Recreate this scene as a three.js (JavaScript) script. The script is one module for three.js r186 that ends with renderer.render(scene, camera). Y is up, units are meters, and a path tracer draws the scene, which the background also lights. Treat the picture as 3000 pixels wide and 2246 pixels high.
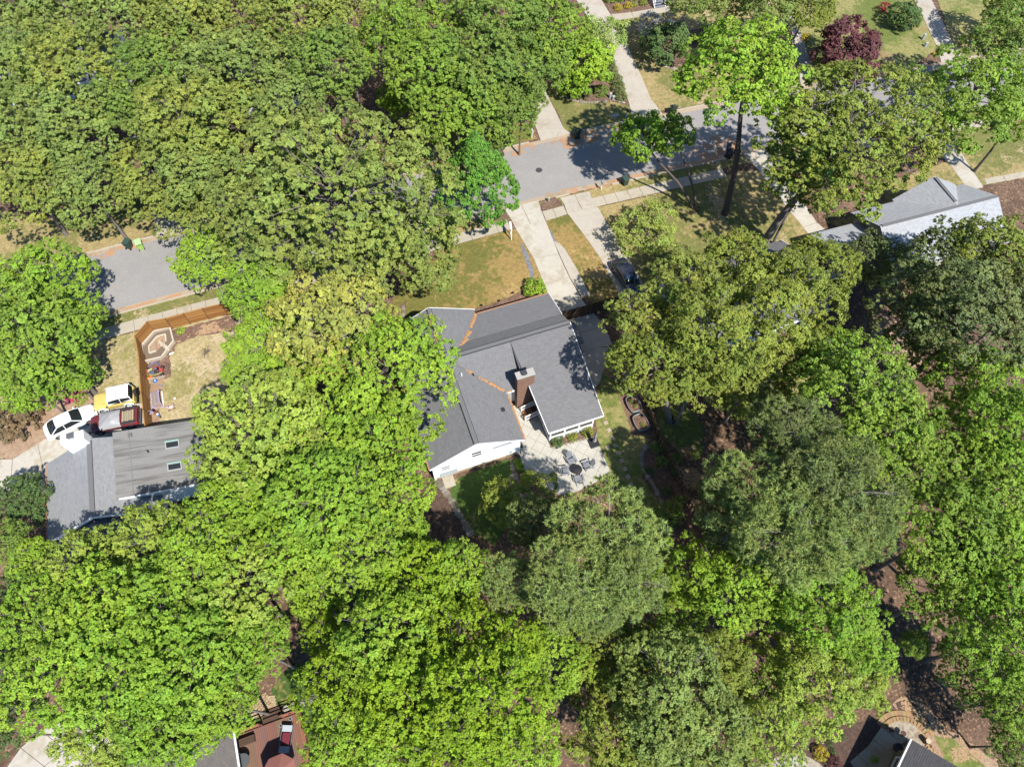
import * as THREE from 'three';
import { Sky } from 'three/addons/objects/Sky.js';
import { mergeGeometries } from 'three/addons/utils/BufferGeometryUtils.js';
import { RoundedBoxGeometry } from 'three/addons/geometries/RoundedBoxGeometry.js';

// ---------------------------------------------------------------- camera, sky, sun, exposure
const scene = new THREE.Scene();
const V = (x, y, z) => new THREE.Vector3(x, y, z);
// lens solved from the photograph: focal length 2100 of its 3000 pixels, plumb point at (1490, 2260), 62 m above the street
const FOC = 2100, NADIR = [1490, 2260], CTR = [1500, 1123], EYE = V(0, 62, 0);
const down = V(NADIR[0] - CTR[0], NADIR[1] - CTR[1], FOC).normalize(), upC = down.clone().negate();
const fwdC = V(0, 0, 1).addScaledVector(upC, -upC.z).normalize();
const rightC = new THREE.Vector3().crossVectors(fwdC, upC); if (rightC.x < 0) rightC.negate();
const toWorld = (c) => V(rightC.dot(c), upC.dot(c), -fwdC.dot(c));
const camera = new THREE.PerspectiveCamera(2 * Math.atan(1123 / FOC) * 180 / Math.PI, 3000 / 2246, 1, 1200);
camera.position.copy(EYE);
camera.up.copy(toWorld(V(0, -1, 0)));
camera.lookAt(EYE.clone().add(toWorld(V(0, 0, 1))));
const SUN = V(0.60 * Math.cos(0.925), Math.sin(0.925), 0.80 * Math.cos(0.925));
const sky = new Sky();
sky.scale.setScalar(900);
sky.name = 'sky';
sky.userData.kind = 'structure';
Object.assign(sky.material.uniforms.sunPosition.value, SUN);
sky.material.uniforms.turbidity.value = 4;
sky.material.uniforms.rayleigh.value = 1.0;
sky.material.uniforms.mieCoefficient.value = 0.004;
scene.add(sky);
scene.environmentIntensity = 0.12;
const sun = new THREE.DirectionalLight(new THREE.Color(1, 0.955, 0.88), 4.8);
sun.position.copy(SUN).multiplyScalar(200); sun.name = 'sun';
sun.target.position.set(0, 0, -35); sun.position.add(sun.target.position);
sun.castShadow = true; sun.shadow.mapSize.set(4096, 4096); sun.shadow.radius = 1.2;
Object.assign(sun.shadow.camera, { left: -90, right: 90, top: 90, bottom: -90, near: 20, far: 400 });
scene.add(sun, sun.target);
const renderer = new THREE.WebGLRenderer({ antialias: true });
renderer.toneMapping = THREE.LinearToneMapping;
renderer.toneMappingExposure = 1.75;
renderer.shadowMap.enabled = true;

// ---------------------------------------------------------------- helpers
// a pixel of the photograph (3000 x 2246) to the point at height h on its line of sight
function P(u, v, h = 0) {
  const w = toWorld(V(u - CTR[0], v - CTR[1], FOC)), t = (h - EYE.y) / w.y;
  return V(w.x * t, h, w.z * t);
}
const Q = (u, v, h = 0) => P(u * 1.35624, v * 1.35624, h);     // the same for a 2212 wide view of it
function rng(seed) { let a = seed >>> 0; return () => { a = (a + 0x6d2b79f5) | 0; let t = Math.imul(a ^ (a >>> 15), 1 | a); t = (t + Math.imul(t ^ (t >>> 7), 61 | t)) ^ t; return ((t ^ (t >>> 14)) >>> 0) / 4294967296; }; }
const lin = (c) => (c <= 0.04045 ? c / 12.92 : Math.pow((c + 0.055) / 1.055, 2.4));
const K = 1.9;   // sunlit level of a white surface in the photograph; base colours are its sunlit colours over this
const base = (r, g, b) => [r, g, b].map((x) => Math.min(0.85, lin(x / 255) / K));
const col = (r, g, b) => { const c = base(r, g, b); return new THREE.Color().setRGB(c[0], c[1], c[2]); };
const used = new Map();
function numbered(n) { const k = used.get(n) || 0; used.set(n, k + 1); return k ? n + '_' + String(k).padStart(3, '0') : n; }
function mesh(name, geo, mat, parent) {
  const m = new THREE.Mesh(geo, mat); m.castShadow = m.receiveShadow = true;
  m.name = parent && parent !== scene ? name : numbered(name);
  (parent || scene).add(m); return m;
}
function tag(o, label, category, group) { o.userData.label = label; o.userData.category = category; if (group) o.userData.group = group; return o; }
function thing(name, label, category, pos, turn = 0, group) {
  const o = new THREE.Group(); o.name = numbered(name); scene.add(o);
  if (pos) o.position.copy(pos); o.rotation.y = turn; return tag(o, label, category, group);
}
function dup(src, pos, turn, label, group, scale) {
  const o = src.clone(); o.name = numbered(src.name.replace(/_\d{3}$/, '')); scene.add(o);
  o.userData = { ...src.userData }; o.position.copy(pos); o.rotation.y = turn; if (scale) o.scale.setScalar(scale);
  if (label) o.userData.label = label; if (group) o.userData.group = group; return o;
}
const struct = (o) => { o.userData.kind = 'structure'; return o; };
const stuff = (o) => { o.userData.kind = 'stuff'; return o; };
const box = (w, h, d, x = 0, y = 0, z = 0) => new THREE.BoxGeometry(w, h, d).translate(x, y, z);
const rbox = (w, h, d, x = 0, y = 0, z = 0, r = 0.02) => new RoundedBoxGeometry(w, h, d, 2, Math.min(r, w / 2.1, h / 2.1, d / 2.1)).translate(x, y, z);
const cyl = (r0, r1, h, x = 0, y = 0, z = 0, n = 14) => new THREE.CylinderGeometry(r1, r0, h, n).translate(x, y, z);
const merge = (list) => mergeGeometries(list.map((g) => (g.index ? g.toNonIndexed() : g)).map((g) => { const o = new THREE.BufferGeometry(); o.setAttribute('position', g.attributes.position); o.setAttribute('normal', g.attributes.normal); o.setAttribute('uv', g.attributes.uv || new THREE.BufferAttribute(new Float32Array(g.attributes.position.count * 2), 2)); return o; }));
// a bar of round or square section between two points
function bar(a, b, r, n = 6) {
  const d = b.clone().sub(a), L = d.length();
  return new THREE.CylinderGeometry(r, r, L, n).applyQuaternion(new THREE.Quaternion().setFromUnitVectors(V(0, 1, 0), d.normalize())).translate((a.x + b.x) / 2, (a.y + b.y) / 2, (a.z + b.z) / 2);
}
function beam(a, b, w, h) {   // flat-lying or sloping timber, width w across, h high
  const d = b.clone().sub(a), L = d.length();
  const m = new THREE.Matrix4(), x = d.clone().normalize(), z = new THREE.Vector3().crossVectors(x, V(0, 1, 0)).normalize(), y = new THREE.Vector3().crossVectors(z, x);
  m.makeBasis(x, y, z).setPosition(a.clone().add(b).multiplyScalar(0.5));
  return new THREE.BoxGeometry(L, h, w).applyMatrix4(m);
}
function tube(pts, r, n = 6, seg = 24, closed = false) { return new THREE.TubeGeometry(new THREE.CatmullRomCurve3(pts, closed), seg, r, n, closed); }

// ---------------------------------------------------------------- textures: plain matter over 50 m, finer than the picture can show
const hash = (x, y, s) => { let h = Math.imul(x, 374761393) ^ Math.imul(y, 668265263) ^ Math.imul(s, 1274126177); h = Math.imul(h ^ (h >>> 13), 1274126177); return ((h ^ (h >>> 16)) >>> 0) / 4294967296; };
function vnoise(x, y, per, s) {   // value noise that repeats after per cells
  const xi = Math.floor(x), yi = Math.floor(y), fx = x - xi, fy = y - yi, u = fx * fx * (3 - 2 * fx), v = fy * fy * (3 - 2 * fy);
  const w = (a) => ((a % per) + per) % per, x0 = w(xi), x1 = w(xi + 1), y0 = w(yi), y1 = w(yi + 1);
  return (hash(x0, y0, s) * (1 - u) + hash(x1, y0, s) * u) * (1 - v) + (hash(x0, y1, s) * (1 - u) + hash(x1, y1, s) * u) * v;
}
// f(n, px, py) -> [r, g, b, bump]; n(cells across the sheet, seed) is noise at that pixel
function makeTexture(size, f) {
  const c = new Uint8Array(size * size * 4), b = new Uint8Array(size * size * 4);
  for (let y = 0; y < size; y++) for (let x = 0; x < size; x++) {
    const n = (cells, s) => vnoise((x / size) * cells, (y / size) * cells, cells, s), r = f(n, x, y), i = (y * size + x) * 4;
    for (let k = 0; k < 3; k++) { const v = Math.min(0.9, Math.max(0, r[k])); c[i + k] = 255 * (v <= 0.0031308 ? v * 12.92 : 1.055 * Math.pow(v, 1 / 2.4) - 0.055); b[i + k] = 255 * Math.min(1, Math.max(0, r[3] ?? 0.5)); }
    c[i + 3] = b[i + 3] = 255;
  }
  return [c, b].map((d, k) => { const t = new THREE.DataTexture(d, size, size); t.wrapS = t.wrapT = THREE.RepeatWrapping; t.repeat.set(0.02, 0.02); t.magFilter = THREE.LinearFilter; if (!k) t.colorSpace = THREE.SRGBColorSpace; t.needsUpdate = true; return t; });
}
const mix3 = (a, b, t) => { t = Math.min(1, Math.max(0, t)); return [a[0] + (b[0] - a[0]) * t, a[1] + (b[1] - a[1]) * t, a[2] + (b[2] - a[2]) * t]; };
const sm = (a, b, x) => { const t = Math.min(1, Math.max(0, (x - a) / (b - a))); return t * t * (3 - 2 * t); };
function ground(size, f, bump, rough = 1) {
  const [map, b] = makeTexture(size, f);
  return new THREE.MeshStandardMaterial({ map, bumpMap: b, bumpScale: bump, roughness: rough });
}
const flat = (c, rough = 0.8, extra = {}) => new THREE.MeshStandardMaterial({ color: c, roughness: rough, ...extra });
const glassy = (c, rough = 0.06) => new THREE.MeshPhysicalMaterial({ color: c, roughness: rough, clearcoat: 0.6, clearcoatRoughness: 0.05 });
const paint = (c, rough = 0.3, coat = 1) => new THREE.MeshPhysicalMaterial({ color: c, roughness: rough, clearcoat: coat, clearcoatRoughness: 0.06 });
function grassMaterial(green, tan, bare, greenShare, bareShare, seed) {
  return ground(1024, (n) => {
    const patch = 0.55 * n(9, seed) + 0.3 * n(26, seed + 1) + 0.15 * n(80, seed + 2), fine = n(300, seed + 3), fine2 = n(512, seed + 4), tuft = n(140, seed + 5);
    let c = mix3(tan, green, sm(0.62 - greenShare * 0.5, 0.80 - greenShare * 0.42, patch + (tuft - 0.5) * 0.35 + (fine2 - 0.5) * 0.18));
    c = mix3(c, bare, sm(0.74 - bareShare * 0.4, 0.9 - bareShare * 0.35, 0.5 * n(17, seed + 7) + 0.3 * n(60, seed + 8) + 0.2 * fine));
    const k = 0.68 + 0.38 * fine + 0.28 * fine2 * tuft;
    return [c[0] * k, c[1] * k, c[2] * k, 0.4 * fine + 0.6 * fine2];
  }, 0.05);
}
const MAT = {};
MAT.litter = ground(1024, (n) => {
  const f = n(512, 1), g = n(320, 2), c = mix3(mix3(base(144, 114, 90), base(116, 90, 70), n(40, 3)), base(196, 160, 128), sm(0.72, 0.95, f * 0.6 + g * 0.5));
  const k = 0.65 + 0.6 * g; return [c[0] * k, c[1] * k, c[2] * k, f];
}, 0.06);
MAT.mulch = ground(1024, (n) => {
  const f = n(512, 11), g = n(360, 12), c = mix3(mix3(base(150, 118, 98), base(126, 97, 80), n(50, 13)), base(190, 156, 132), sm(0.7, 0.95, f * 0.55 + g * 0.5));
  const k = 0.7 + 0.5 * g; return [c[0] * k, c[1] * k, c[2] * k, f];
}, 0.05);
MAT.darkMulch = ground(512, (n) => {
  const f = n(512, 15), g = n(300, 16), c = mix3(base(92, 72, 62), base(120, 94, 78), f); const k = 0.7 + 0.5 * g; return [c[0] * k, c[1] * k, c[2] * k, f];
}, 0.05);
MAT.frontLawn = grassMaterial(base(132, 128, 58), base(184, 154, 92), base(198, 166, 110), 0.52, 0.26, 21);
MAT.lawn = grassMaterial(base(140, 140, 74), base(192, 170, 114), base(202, 182, 136), 0.5, 0.25, 31);
MAT.straw = grassMaterial(base(172, 162, 100), base(208, 188, 138), base(216, 196, 158), 0.36, 0.6, 41);
MAT.greenLawn = grassMaterial(base(84, 112, 40), base(118, 130, 58), base(168, 148, 90), 0.75, 0.06, 51);
MAT.sideLawn = grassMaterial(base(128, 140, 64), base(176, 168, 104), base(176, 146, 106), 0.55, 0.22, 61);
MAT.dirt = ground(1024, (n) => {
  const f = n(512, 71), c = mix3(mix3(base(206, 178, 146), base(186, 150, 120), n(24, 72) * 0.7 + n(90, 73) * 0.4), base(164, 126, 104), sm(0.6, 0.9, n(200, 74) * 0.6 + f * 0.4));
  const k = 0.8 + 0.35 * f; return [c[0] * k, c[1] * k, c[2] * k, f];
}, 0.03);
MAT.asphalt = ground(1024, (n, x, y) => {
  const f = n(512, 81), p = n(14, 82) * 0.6 + n(60, 83) * 0.4, k = 0.84 + 0.16 * p + 0.14 * (f - 0.5), c = base(183, 178, 173);
  return [c[0] * k, c[1] * k, c[2] * k, f];
}, 0.012, 0.95);
function concrete(r, g, b, seed, stain = 1) {
  return ground(1024, (n) => {
    const p = n(30, seed) * 0.5 + n(110, seed + 1) * 0.5, f = n(512, seed + 2), s = sm(0.52, 0.8, n(38, seed + 3) * 0.6 + n(150, seed + 4) * 0.4) * stain;
    const c = mix3(base(r, g, b), base(r - 26, g - 32, b - 44), s * 0.6), k = 0.86 + 0.16 * p + 0.1 * (f - 0.5);
    return [c[0] * k, c[1] * k, c[2] * k, f];
  }, 0.006, 0.9);
}
MAT.drive = concrete(228, 219, 202, 91);
MAT.drive2 = concrete(218, 207, 190, 101, 0.7);
MAT.walk = concrete(214, 202, 180, 111, 0.8);
MAT.patio = concrete(226, 221, 207, 121, 0.4);
MAT.gutter = concrete(208, 186, 158, 131, 1.1);
MAT.pebble = ground(1024, (n) => { const f = n(512, 151), g = n(400, 152), c = mix3(base(200, 186, 164), base(160, 142, 122), sm(0.4, 0.8, f * 0.5 + g * 0.5)); return [...c, f]; }, 0.03);
MAT.needles = ground(512, (n) => { const f = n(512, 161), g = n(300, 162), c = mix3(base(206, 140, 84), base(176, 108, 64), f), k = 0.75 + 0.45 * g; return [c[0] * k, c[1] * k, c[2] * k, f]; }, 0.03);
MAT.gravel = ground(512, (n) => { const f = n(512, 165), g = n(380, 166), c = mix3(base(128, 128, 136), base(164, 162, 164), f), k = 0.8 + 0.35 * g; return [c[0] * k, c[1] * k, c[2] * k, f]; }, 0.03);
// ---------------------------------------------------------------- ground, street, paving
const H1P = P(1276.1, 1405.2), H1A = 19.72 * Math.PI / 180;
const HL = (x, z, y = 0) => V(H1P.x + x * Math.cos(H1A) + z * Math.sin(H1A), y, H1P.z - x * Math.sin(H1A) + z * Math.cos(H1A));   // the middle house's own axes
const px = (list) => list.map(([u, v]) => P(u, v));
function rough(pts, step = 0.5, amp = 0.1, seed = 1) {
  const r = rng(seed), out = [];
  pts.forEach((a, i) => { const b = pts[(i + 1) % pts.length], n = Math.max(1, Math.round(a.distanceTo(b) / step)); for (let k = 0; k < n; k++) { const p = a.clone().lerp(b, k / n); p.x += (r() - 0.5) * 2 * amp; p.z += (r() - 0.5) * 2 * amp; out.push(p); } });
  return out;
}
const smooth = (pts, n = 40) => new THREE.CatmullRomCurve3(pts, true).getSpacedPoints(n).slice(0, -1);
const shapeOf = (pts) => new THREE.Shape(pts.map((p) => new THREE.Vector2(p.x, -p.z)));
function sheet(name, pts, y, mat, parent) {
  const g = new THREE.ShapeGeometry(shapeOf(pts)).rotateX(-Math.PI / 2).translate(0, y, 0);
  return mesh(name, g, mat, parent);
}
function prism(pts, y0, y1, bevel = 0) {
  return new THREE.ExtrudeGeometry(shapeOf(pts), { depth: y1 - y0 - bevel, bevelEnabled: bevel > 0, bevelSize: bevel, bevelOffset: -bevel, bevelThickness: bevel, bevelSegments: 1 }).rotateX(-Math.PI / 2).translate(0, y0, 0);
}
function inset(pts, d) { const c = pts.reduce((a, p) => a.add(p), V(0, 0, 0)).multiplyScalar(1 / pts.length); return pts.map((p) => { const v = c.clone().sub(p); return p.clone().addScaledVector(v.normalize(), d * 1.4); }); }
// slabs between two edges given as rows of photo pixels, each slab its own piece
function slabs(name, rowsPx, mat, top, split = []) {
  const g = new THREE.Group(); g.name = numbered(name); struct(g); scene.add(g);
  const rows = rowsPx.map(([a, b]) => [P(...a), P(...b)]);
  for (let i = 0; i + 1 < rows.length; i++) {
    const n = split[i] || 1, [a, b] = rows[i], [d, c] = rows[i + 1];
    for (let k = 0; k < n; k++) {
      const L = (p, q, t) => p.clone().lerp(q, t);
      mesh('slab', prism(inset([L(a, b, k / n), L(a, b, (k + 1) / n), L(d, c, (k + 1) / n), L(d, c, k / n)], 0.018), -0.05, top, 0.012), mat, g);
    }
  }
  return g;
}
struct(mesh('ground', (() => { const g = new THREE.PlaneGeometry(700, 700).rotateX(-Math.PI / 2); const p = g.attributes.position, uv = g.attributes.uv; for (let i = 0; i < p.count; i++) uv.setXY(i, p.getX(i), -p.getZ(i)); return g; })(), MAT.litter));

const kerbN = [[-160, 860], [235, 750], [453, 693], [860, 594], [1267, 491], [1421, 451], [1580, 412], [1829, 358], [2000, 322], [2181, 286], [2389, 245], [2684, 195], [3200, 112]].map(([u, v]) => P(u, v));
const kerbCurve = new THREE.CatmullRomCurve3(kerbN), NST = 160;
const line = (d) => { const out = []; for (let i = 0; i <= NST; i++) { const t = i / NST, p = kerbCurve.getPointAt(t), q = kerbCurve.getTangentAt(t); out.push(V(p.x - q.z * d, 0, p.z + q.x * d)); } return out; };
const band = (d0, d1, i0 = 0, i1 = NST) => [...line(d0).slice(i0, i1 + 1), ...line(d1).slice(i0, i1 + 1).reverse()];
const stationAt = (x) => { const l = line(5); let b = 0; l.forEach((p, i) => { if (Math.abs(p.x - x) < Math.abs(l[b].x - x)) b = i; }); return b; };
struct(sheet('road', band(0.35, 8.75), 0.012, MAT.asphalt));
// gutter and kerb pieces, with gaps at the driveways
for (const [d0, d1, k0, k1, spans] of [
  [-0.02, 0.55, -0.2, -0.02, [[-80, -37.5], [-25.5, 3.2], [6.4, 15.4], [20.2, 38.5], [41, 55], [61, 90]]],
  [8.45, 9.05, 9.05, 9.25, [[-80, -2.2], [3.6, 5.4], [9.8, 24.5], [30, 43], [49, 90]]]]) {
  for (const [x0, x1] of [[-80, -40], [-40, -8], [-8, 22], [22, 52], [52, 90]]) struct(mesh('gutter', prism(band(d0, d1, stationAt(x0), stationAt(x1)), -0.05, 0.022), MAT.gutter));
  for (const [x0, x1] of spans) struct(mesh('kerb', prism(band(k0, k1, stationAt(x0), stationAt(x1)), -0.05, 0.12, 0.03), MAT.walk));
}
// verge and lawns along the street
struct(sheet('verge_grass', band(9.25, 10.45), 0.03, MAT.lawn));
{
  const g = struct(new THREE.Group()); g.name = 'sidewalk'; scene.add(g);
  const a = line(10.45), b = line(11.85);
  const total = a[0].distanceTo(a[NST]), n = Math.round(total / 1.5), at = (l, t) => { const i = Math.min(NST - 1, Math.floor(t * NST)); return l[i].clone().lerp(l[i + 1], t * NST - i); };
  for (let k = 0; k < n; k++) {
    const q = [at(a, k / n), at(a, (k + 1) / n), at(b, (k + 1) / n), at(b, k / n)], mx = (q[0].x + q[2].x) / 2;
    if ((mx > -0.6 && mx < 9.6) || (mx > 25 && mx < 30) || (mx > 43.5 && mx < 49) || mx < -62 || mx > 66) continue;
    mesh('slab', prism(inset(q, 0.015), -0.05, 0.045, 0.01), MAT.walk, g);
  }
}
const lawnAt = (name, pts, y, mat, seed, amp = 0.12) => struct(sheet(name, rough(px(pts), 0.5, amp, seed), y, mat));
lawnAt('front_lawn', [[1150, 880], [1230, 770], [1340, 716], [1496, 672], [1524, 672], [1566, 760], [1610, 835], [1624, 870], [1500, 900], [1390, 925], [1250, 960], [1150, 980]], 0.02, MAT.frontLawn, 3, 0.04);
lawnAt('lawn', [[1580, 652], [1670, 626], [1720, 678], [1752, 716], [1777, 754], [1812, 820], [1850, 905], [1760, 915], [1715, 868], [1670, 784], [1636, 730], [1602, 705]], 0.021, MAT.frontLawn, 4, 0.04);
lawnAt('lawn', [[1738, 610], [1900, 575], [2170, 502], [2235, 500], [2330, 625], [2420, 740], [2330, 800], [2000, 850], [1885, 885], [1840, 790], [1768, 664]], 0.022, MAT.lawn, 5, 0.05);
lawnAt('lawn', [[2880, 545], [3100, 500], [3100, 300], [2830, 350], [2700, 400], [2780, 470]], 0.02, MAT.lawn, 6);
lawnAt('lawn', [[2420, 600], [2780, 470], [2840, 560], [2880, 600], [2740, 640], [2500, 680], [2420, 650]], 0.024, MAT.lawn, 7);
lawnAt('lawn', [[-150, 590], [150, 640], [330, 620], [432, 560], [440, 640], [449, 688], [235, 744], [-160, 845]], 0.02, MAT.lawn, 8);
lawnAt('lawn', [[560, 640], [640, 560], [1000, 500], [1240, 400], [1520, 340], [1575, 405], [1421, 446], [1267, 487], [860, 590], [620, 650]], 0.02, MAT.frontLawn, 9);
lawnAt('lawn', [[1600, 270], [1640, 255], [1800, 300], [1838, 308], [1862, 345], [1829, 352], [1656, 388], [1640, 340]], 0.022, MAT.lawn, 10, 0.06);
lawnAt('lawn', [[1795, 50], [2040, 10], [2290, -40], [2290, 40], [2340, 170], [2380, 240], [2181, 280], [2000, 316], [1922, 325], [1860, 195], [1812, 90]], 0.02, MAT.lawn, 11);
lawnAt('lawn', [[2310, -60], [2690, -60], [2700, 40], [2748, 142], [2684, 190], [2395, 240], [2360, 160], [2300, 30]], 0.022, MAT.sideLawn, 12);
lawnAt('lawn', [[2725, -60], [3150, -60], [3150, 100], [2820, 172], [2794, 132]], 0.02, MAT.sideLawn, 13);
lawnAt('lawn', [[255, 1010], [420, 965], [415, 1010], [425, 1120], [440, 1180], [300, 1170], [240, 1140], [200, 1060]], 0.022, MAT.straw, 14);
lawnAt('lawn', [[-60, 1140], [90, 1190], [110, 1260], [30, 1330], [-60, 1370]], 0.02, MAT.straw, 15);
lawnAt('play_yard', [[432, 990], [520, 950], [660, 925], [760, 920], [840, 1000], [880, 1150], [760, 1300], [600, 1300], [452, 1290], [440, 1150]], 0.018, MAT.straw, 16);
lawnAt('mulch_bed', [[500, 970], [660, 928], [690, 930], [690, 968], [580, 985], [520, 1005], [498, 1050], [500, 1105], [455, 1120], [437, 1080], [437, 1010]], 0.03, MAT.mulch, 17, 0.14);
lawnAt('mulch_bed', [[440, 1108], [480, 1105], [478, 1130], [470, 1200], [468, 1245], [440, 1250]], 0.032, MAT.dirt, 18, 0.1);
lawnAt('back_lawn', [[1316, 1410], [1340, 1400], [1490, 1345], [1505, 1390], [1500, 1430], [1520, 1480], [1450, 1600], [1380, 1560], [1330, 1490]], 0.02, MAT.greenLawn, 19, 0.06);
lawnAt('side_lawn', [[1772, 1050], [1830, 1090], [1868, 1180], [1900, 1290], [1885, 1330], [1880, 1400], [1925, 1460], [1950, 1520], [1850, 1520], [1793, 1390], [1750, 1285], [1742, 1180], [1758, 1120]], 0.02, MAT.sideLawn, 20, 0.08);
lawnAt('lawn', [[1920, 1170], [2010, 1180], [2060, 1250], [2060, 1330], [1990, 1330], [1935, 1260]], 0.02, MAT.sideLawn, 21, 0.15);
lawnAt('lawn', [[2040, 1010], [2420, 1050], [2440, 1120], [2200, 1240], [2060, 1180]], 0.016, MAT.sideLawn, 22, 0.2);
lawnAt('lawn', [[2550, 900], [2720, 960], [2700, 1080], [2560, 1060]], 0.016, MAT.dirt, 23, 0.2);
lawnAt('back_lawn', [[840, 1960], [960, 1920], [985, 2050], [920, 2190], [880, 2150], [810, 2080], [790, 2020]], 0.02, MAT.greenLawn, 24, 0.1);
lawnAt('back_lawn', [[670, 2120], [760, 2060], [770, 2140], [690, 2160]], 0.022, MAT.greenLawn, 25, 0.05);
lawnAt('sand_path', [[2640, 2040], [2700, 2060], [2760, 2130], [2850, 2180], [2960, 2260], [2880, 2300], [2760, 2230], [2720, 2160], [2660, 2110], [2610, 2060]], 0.024, MAT.dirt, 26, 0.12);
lawnAt('lawn', [[2740, 2160], [2800, 2170], [2900, 2260], [2840, 2290], [2770, 2230]], 0.03, MAT.sideLawn, 27, 0.2);
lawnAt('mulch_bed', [[2200, 2300], [2230, 2200], [2360, 2140], [2480, 2120], [2560, 2110], [2600, 2120], [2540, 2200], [2520, 2300]], 0.02, MAT.darkMulch, 28, 0.1);
lawnAt('mulch_bed', [[2625, 2060], [2655, 2045], [2700, 2075], [2727, 2122], [2690, 2110], [2640, 2095]], 0.03, MAT.darkMulch, 29, 0.04);
lawnAt('mulch_bed', [[1265, 1365], [1280, 1400], [1310, 1455], [1340, 1510], [1375, 1570], [1420, 1620], [1340, 1640], [1270, 1560], [1240, 1440]], 0.024, MAT.darkMulch, 30, 0.06);
// narrow beds about the middle house
lawnAt('mulch_bed', [[1388, 905], [1440, 890], [1500, 866], [1532, 848], [1560, 850], [1604, 872], [1600, 890], [1500, 925], [1392, 948]], 0.034, MAT.mulch, 31, 0.04);
lawnAt('mulch_bed', [[1150, 960], [1168, 900], [1190, 880], [1188, 940], [1230, 960], [1180, 990]], 0.034, MAT.mulch, 32, 0.05);
lawnAt('gravel_strip', [[1524, 712], [1532, 715], [1548, 745], [1562, 790], [1566, 820], [1556, 826], [1548, 790], [1534, 750]], 0.036, MAT.gravel, 33, 0.05);
lawnAt('gravel_strip', [[1607, 668], [1618, 680], [1628, 702], [1640, 714], [1634, 716], [1620, 706], [1610, 690]], 0.036, MAT.gravel, 34, 0.06);
lawnAt('mulch_bed', [[1498, 1343], [1508, 1335], [1518, 1330], [1524, 1345], [1537, 1376], [1548, 1391], [1568, 1408], [1600, 1440], [1560, 1450], [1520, 1440], [1504, 1410]], 0.036, MAT.mulch, 35, 0.02);
lawnAt('mulch_bed', [[1607, 1296], [1735, 1256], [1748, 1262], [1747, 1278], [1711, 1284], [1664, 1300], [1612, 1313]], 0.036, MAT.mulch, 36, 0.03);
lawnAt('mulch_bed', [[1792, 1070], [1830, 1085], [1868, 1160], [1900, 1250], [1920, 1275], [1890, 1278], [1855, 1275], [1836, 1220], [1808, 1150]], 0.034, MAT.mulch, 37, 0.08);
lawnAt('mulch_bed', [[1882, 1320], [1918, 1296], [1950, 1330], [2000, 1420], [2050, 1540], [2060, 1600], [1960, 1580], [1935, 1480], [1895, 1400], [1880, 1360]], 0.034, MAT.mulch, 38, 0.05);
lawnAt('mulch_bed', [[1583, 603], [1590, 590], [1605, 582], [1630, 582], [1645, 592], [1648, 600], [1584, 617]], 0.05, MAT.mulch, 39, 0.01);
lawnAt('mulch_bed', [[1440, 650], [1466, 625], [1484, 622], [1493, 640], [1470, 648]], 0.05, MAT.mulch, 40, 0.02);
lawnAt('mulch_bed', [[1905, 120], [1960, 100], [2130, 70], [2150, 180], [2060, 195], [1980, 205], [1935, 180], [1905, 140]], 0.034, MAT.litter, 41, 0.12);
lawnAt('garden_bed', [[1612, 200], [1640, 270], [1680, 296], [1760, 298], [1830, 300], [1800, 200], [1760, 150]], 0.034, MAT.mulch, 42, 0.05);
lawnAt('mulch_bed', [[1770, 0], [1990, -10], [2000, 12], [1850, 38], [1790, 42]], 0.034, MAT.mulch, 43, 0.05);
lawnAt('mulch_bed', [[-20, 1335], [40, 1180], [150, 1120], [285, 1140], [300, 1180], [262, 1203], [180, 1255], [112, 1302], [36, 1346]], 0.034, MAT.dirt, 44, 0.12);
lawnAt('mulch_bed', [[2390, 590], [2480, 560], [2600, 560], [2590, 590], [2480, 640], [2400, 650]], 0.034, MAT.mulch, 45, 0.1);
// fallen pine needles in the gutters and on the street: loose bits
function scatter(name, ring, n, y, seed, mat) {
  const pts = px(ring), r = rng(seed), xs = pts.map((p) => p.x), zs = pts.map((p) => p.z), x0 = Math.min(...xs), x1 = Math.max(...xs), z0 = Math.min(...zs), z1 = Math.max(...zs), pos = [];
  const inside = (x, z) => { let c = false; pts.forEach((a, i) => { const b = pts[(i + 1) % pts.length]; if ((a.z > z) !== (b.z > z) && x < (b.x - a.x) * (z - a.z) / (b.z - a.z) + a.x) c = !c; }); return c; };
  for (let k = 0, tries = 0; k < n && tries < n * 20; tries++) {
    const x = x0 + r() * (x1 - x0), z = z0 + r() * (z1 - z0); if (!inside(x, z) || vnoise(x * 1.3 + 200, z * 1.3 + 200, 4096, seed) < 0.42 + r() * 0.2) continue; k++;
    const a = r() * 6.283, l = 0.08 + r() * 0.16, w = 0.025 + r() * 0.05, c = Math.cos(a), q = Math.sin(a);
    pos.push(x - c * l, y, z - q * l, x + q * w, y + 0.012, z - c * w, x - q * w, y + 0.004, z + c * w, x + c * l, y, z + q * l, x - q * w, y + 0.004, z + c * w, x + q * w, y + 0.012, z - c * w);
  }
  const g = new THREE.BufferGeometry(); g.setAttribute('position', new THREE.Float32BufferAttribute(pos, 3));
  return stuff(mesh(name, g, mat));
}
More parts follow.
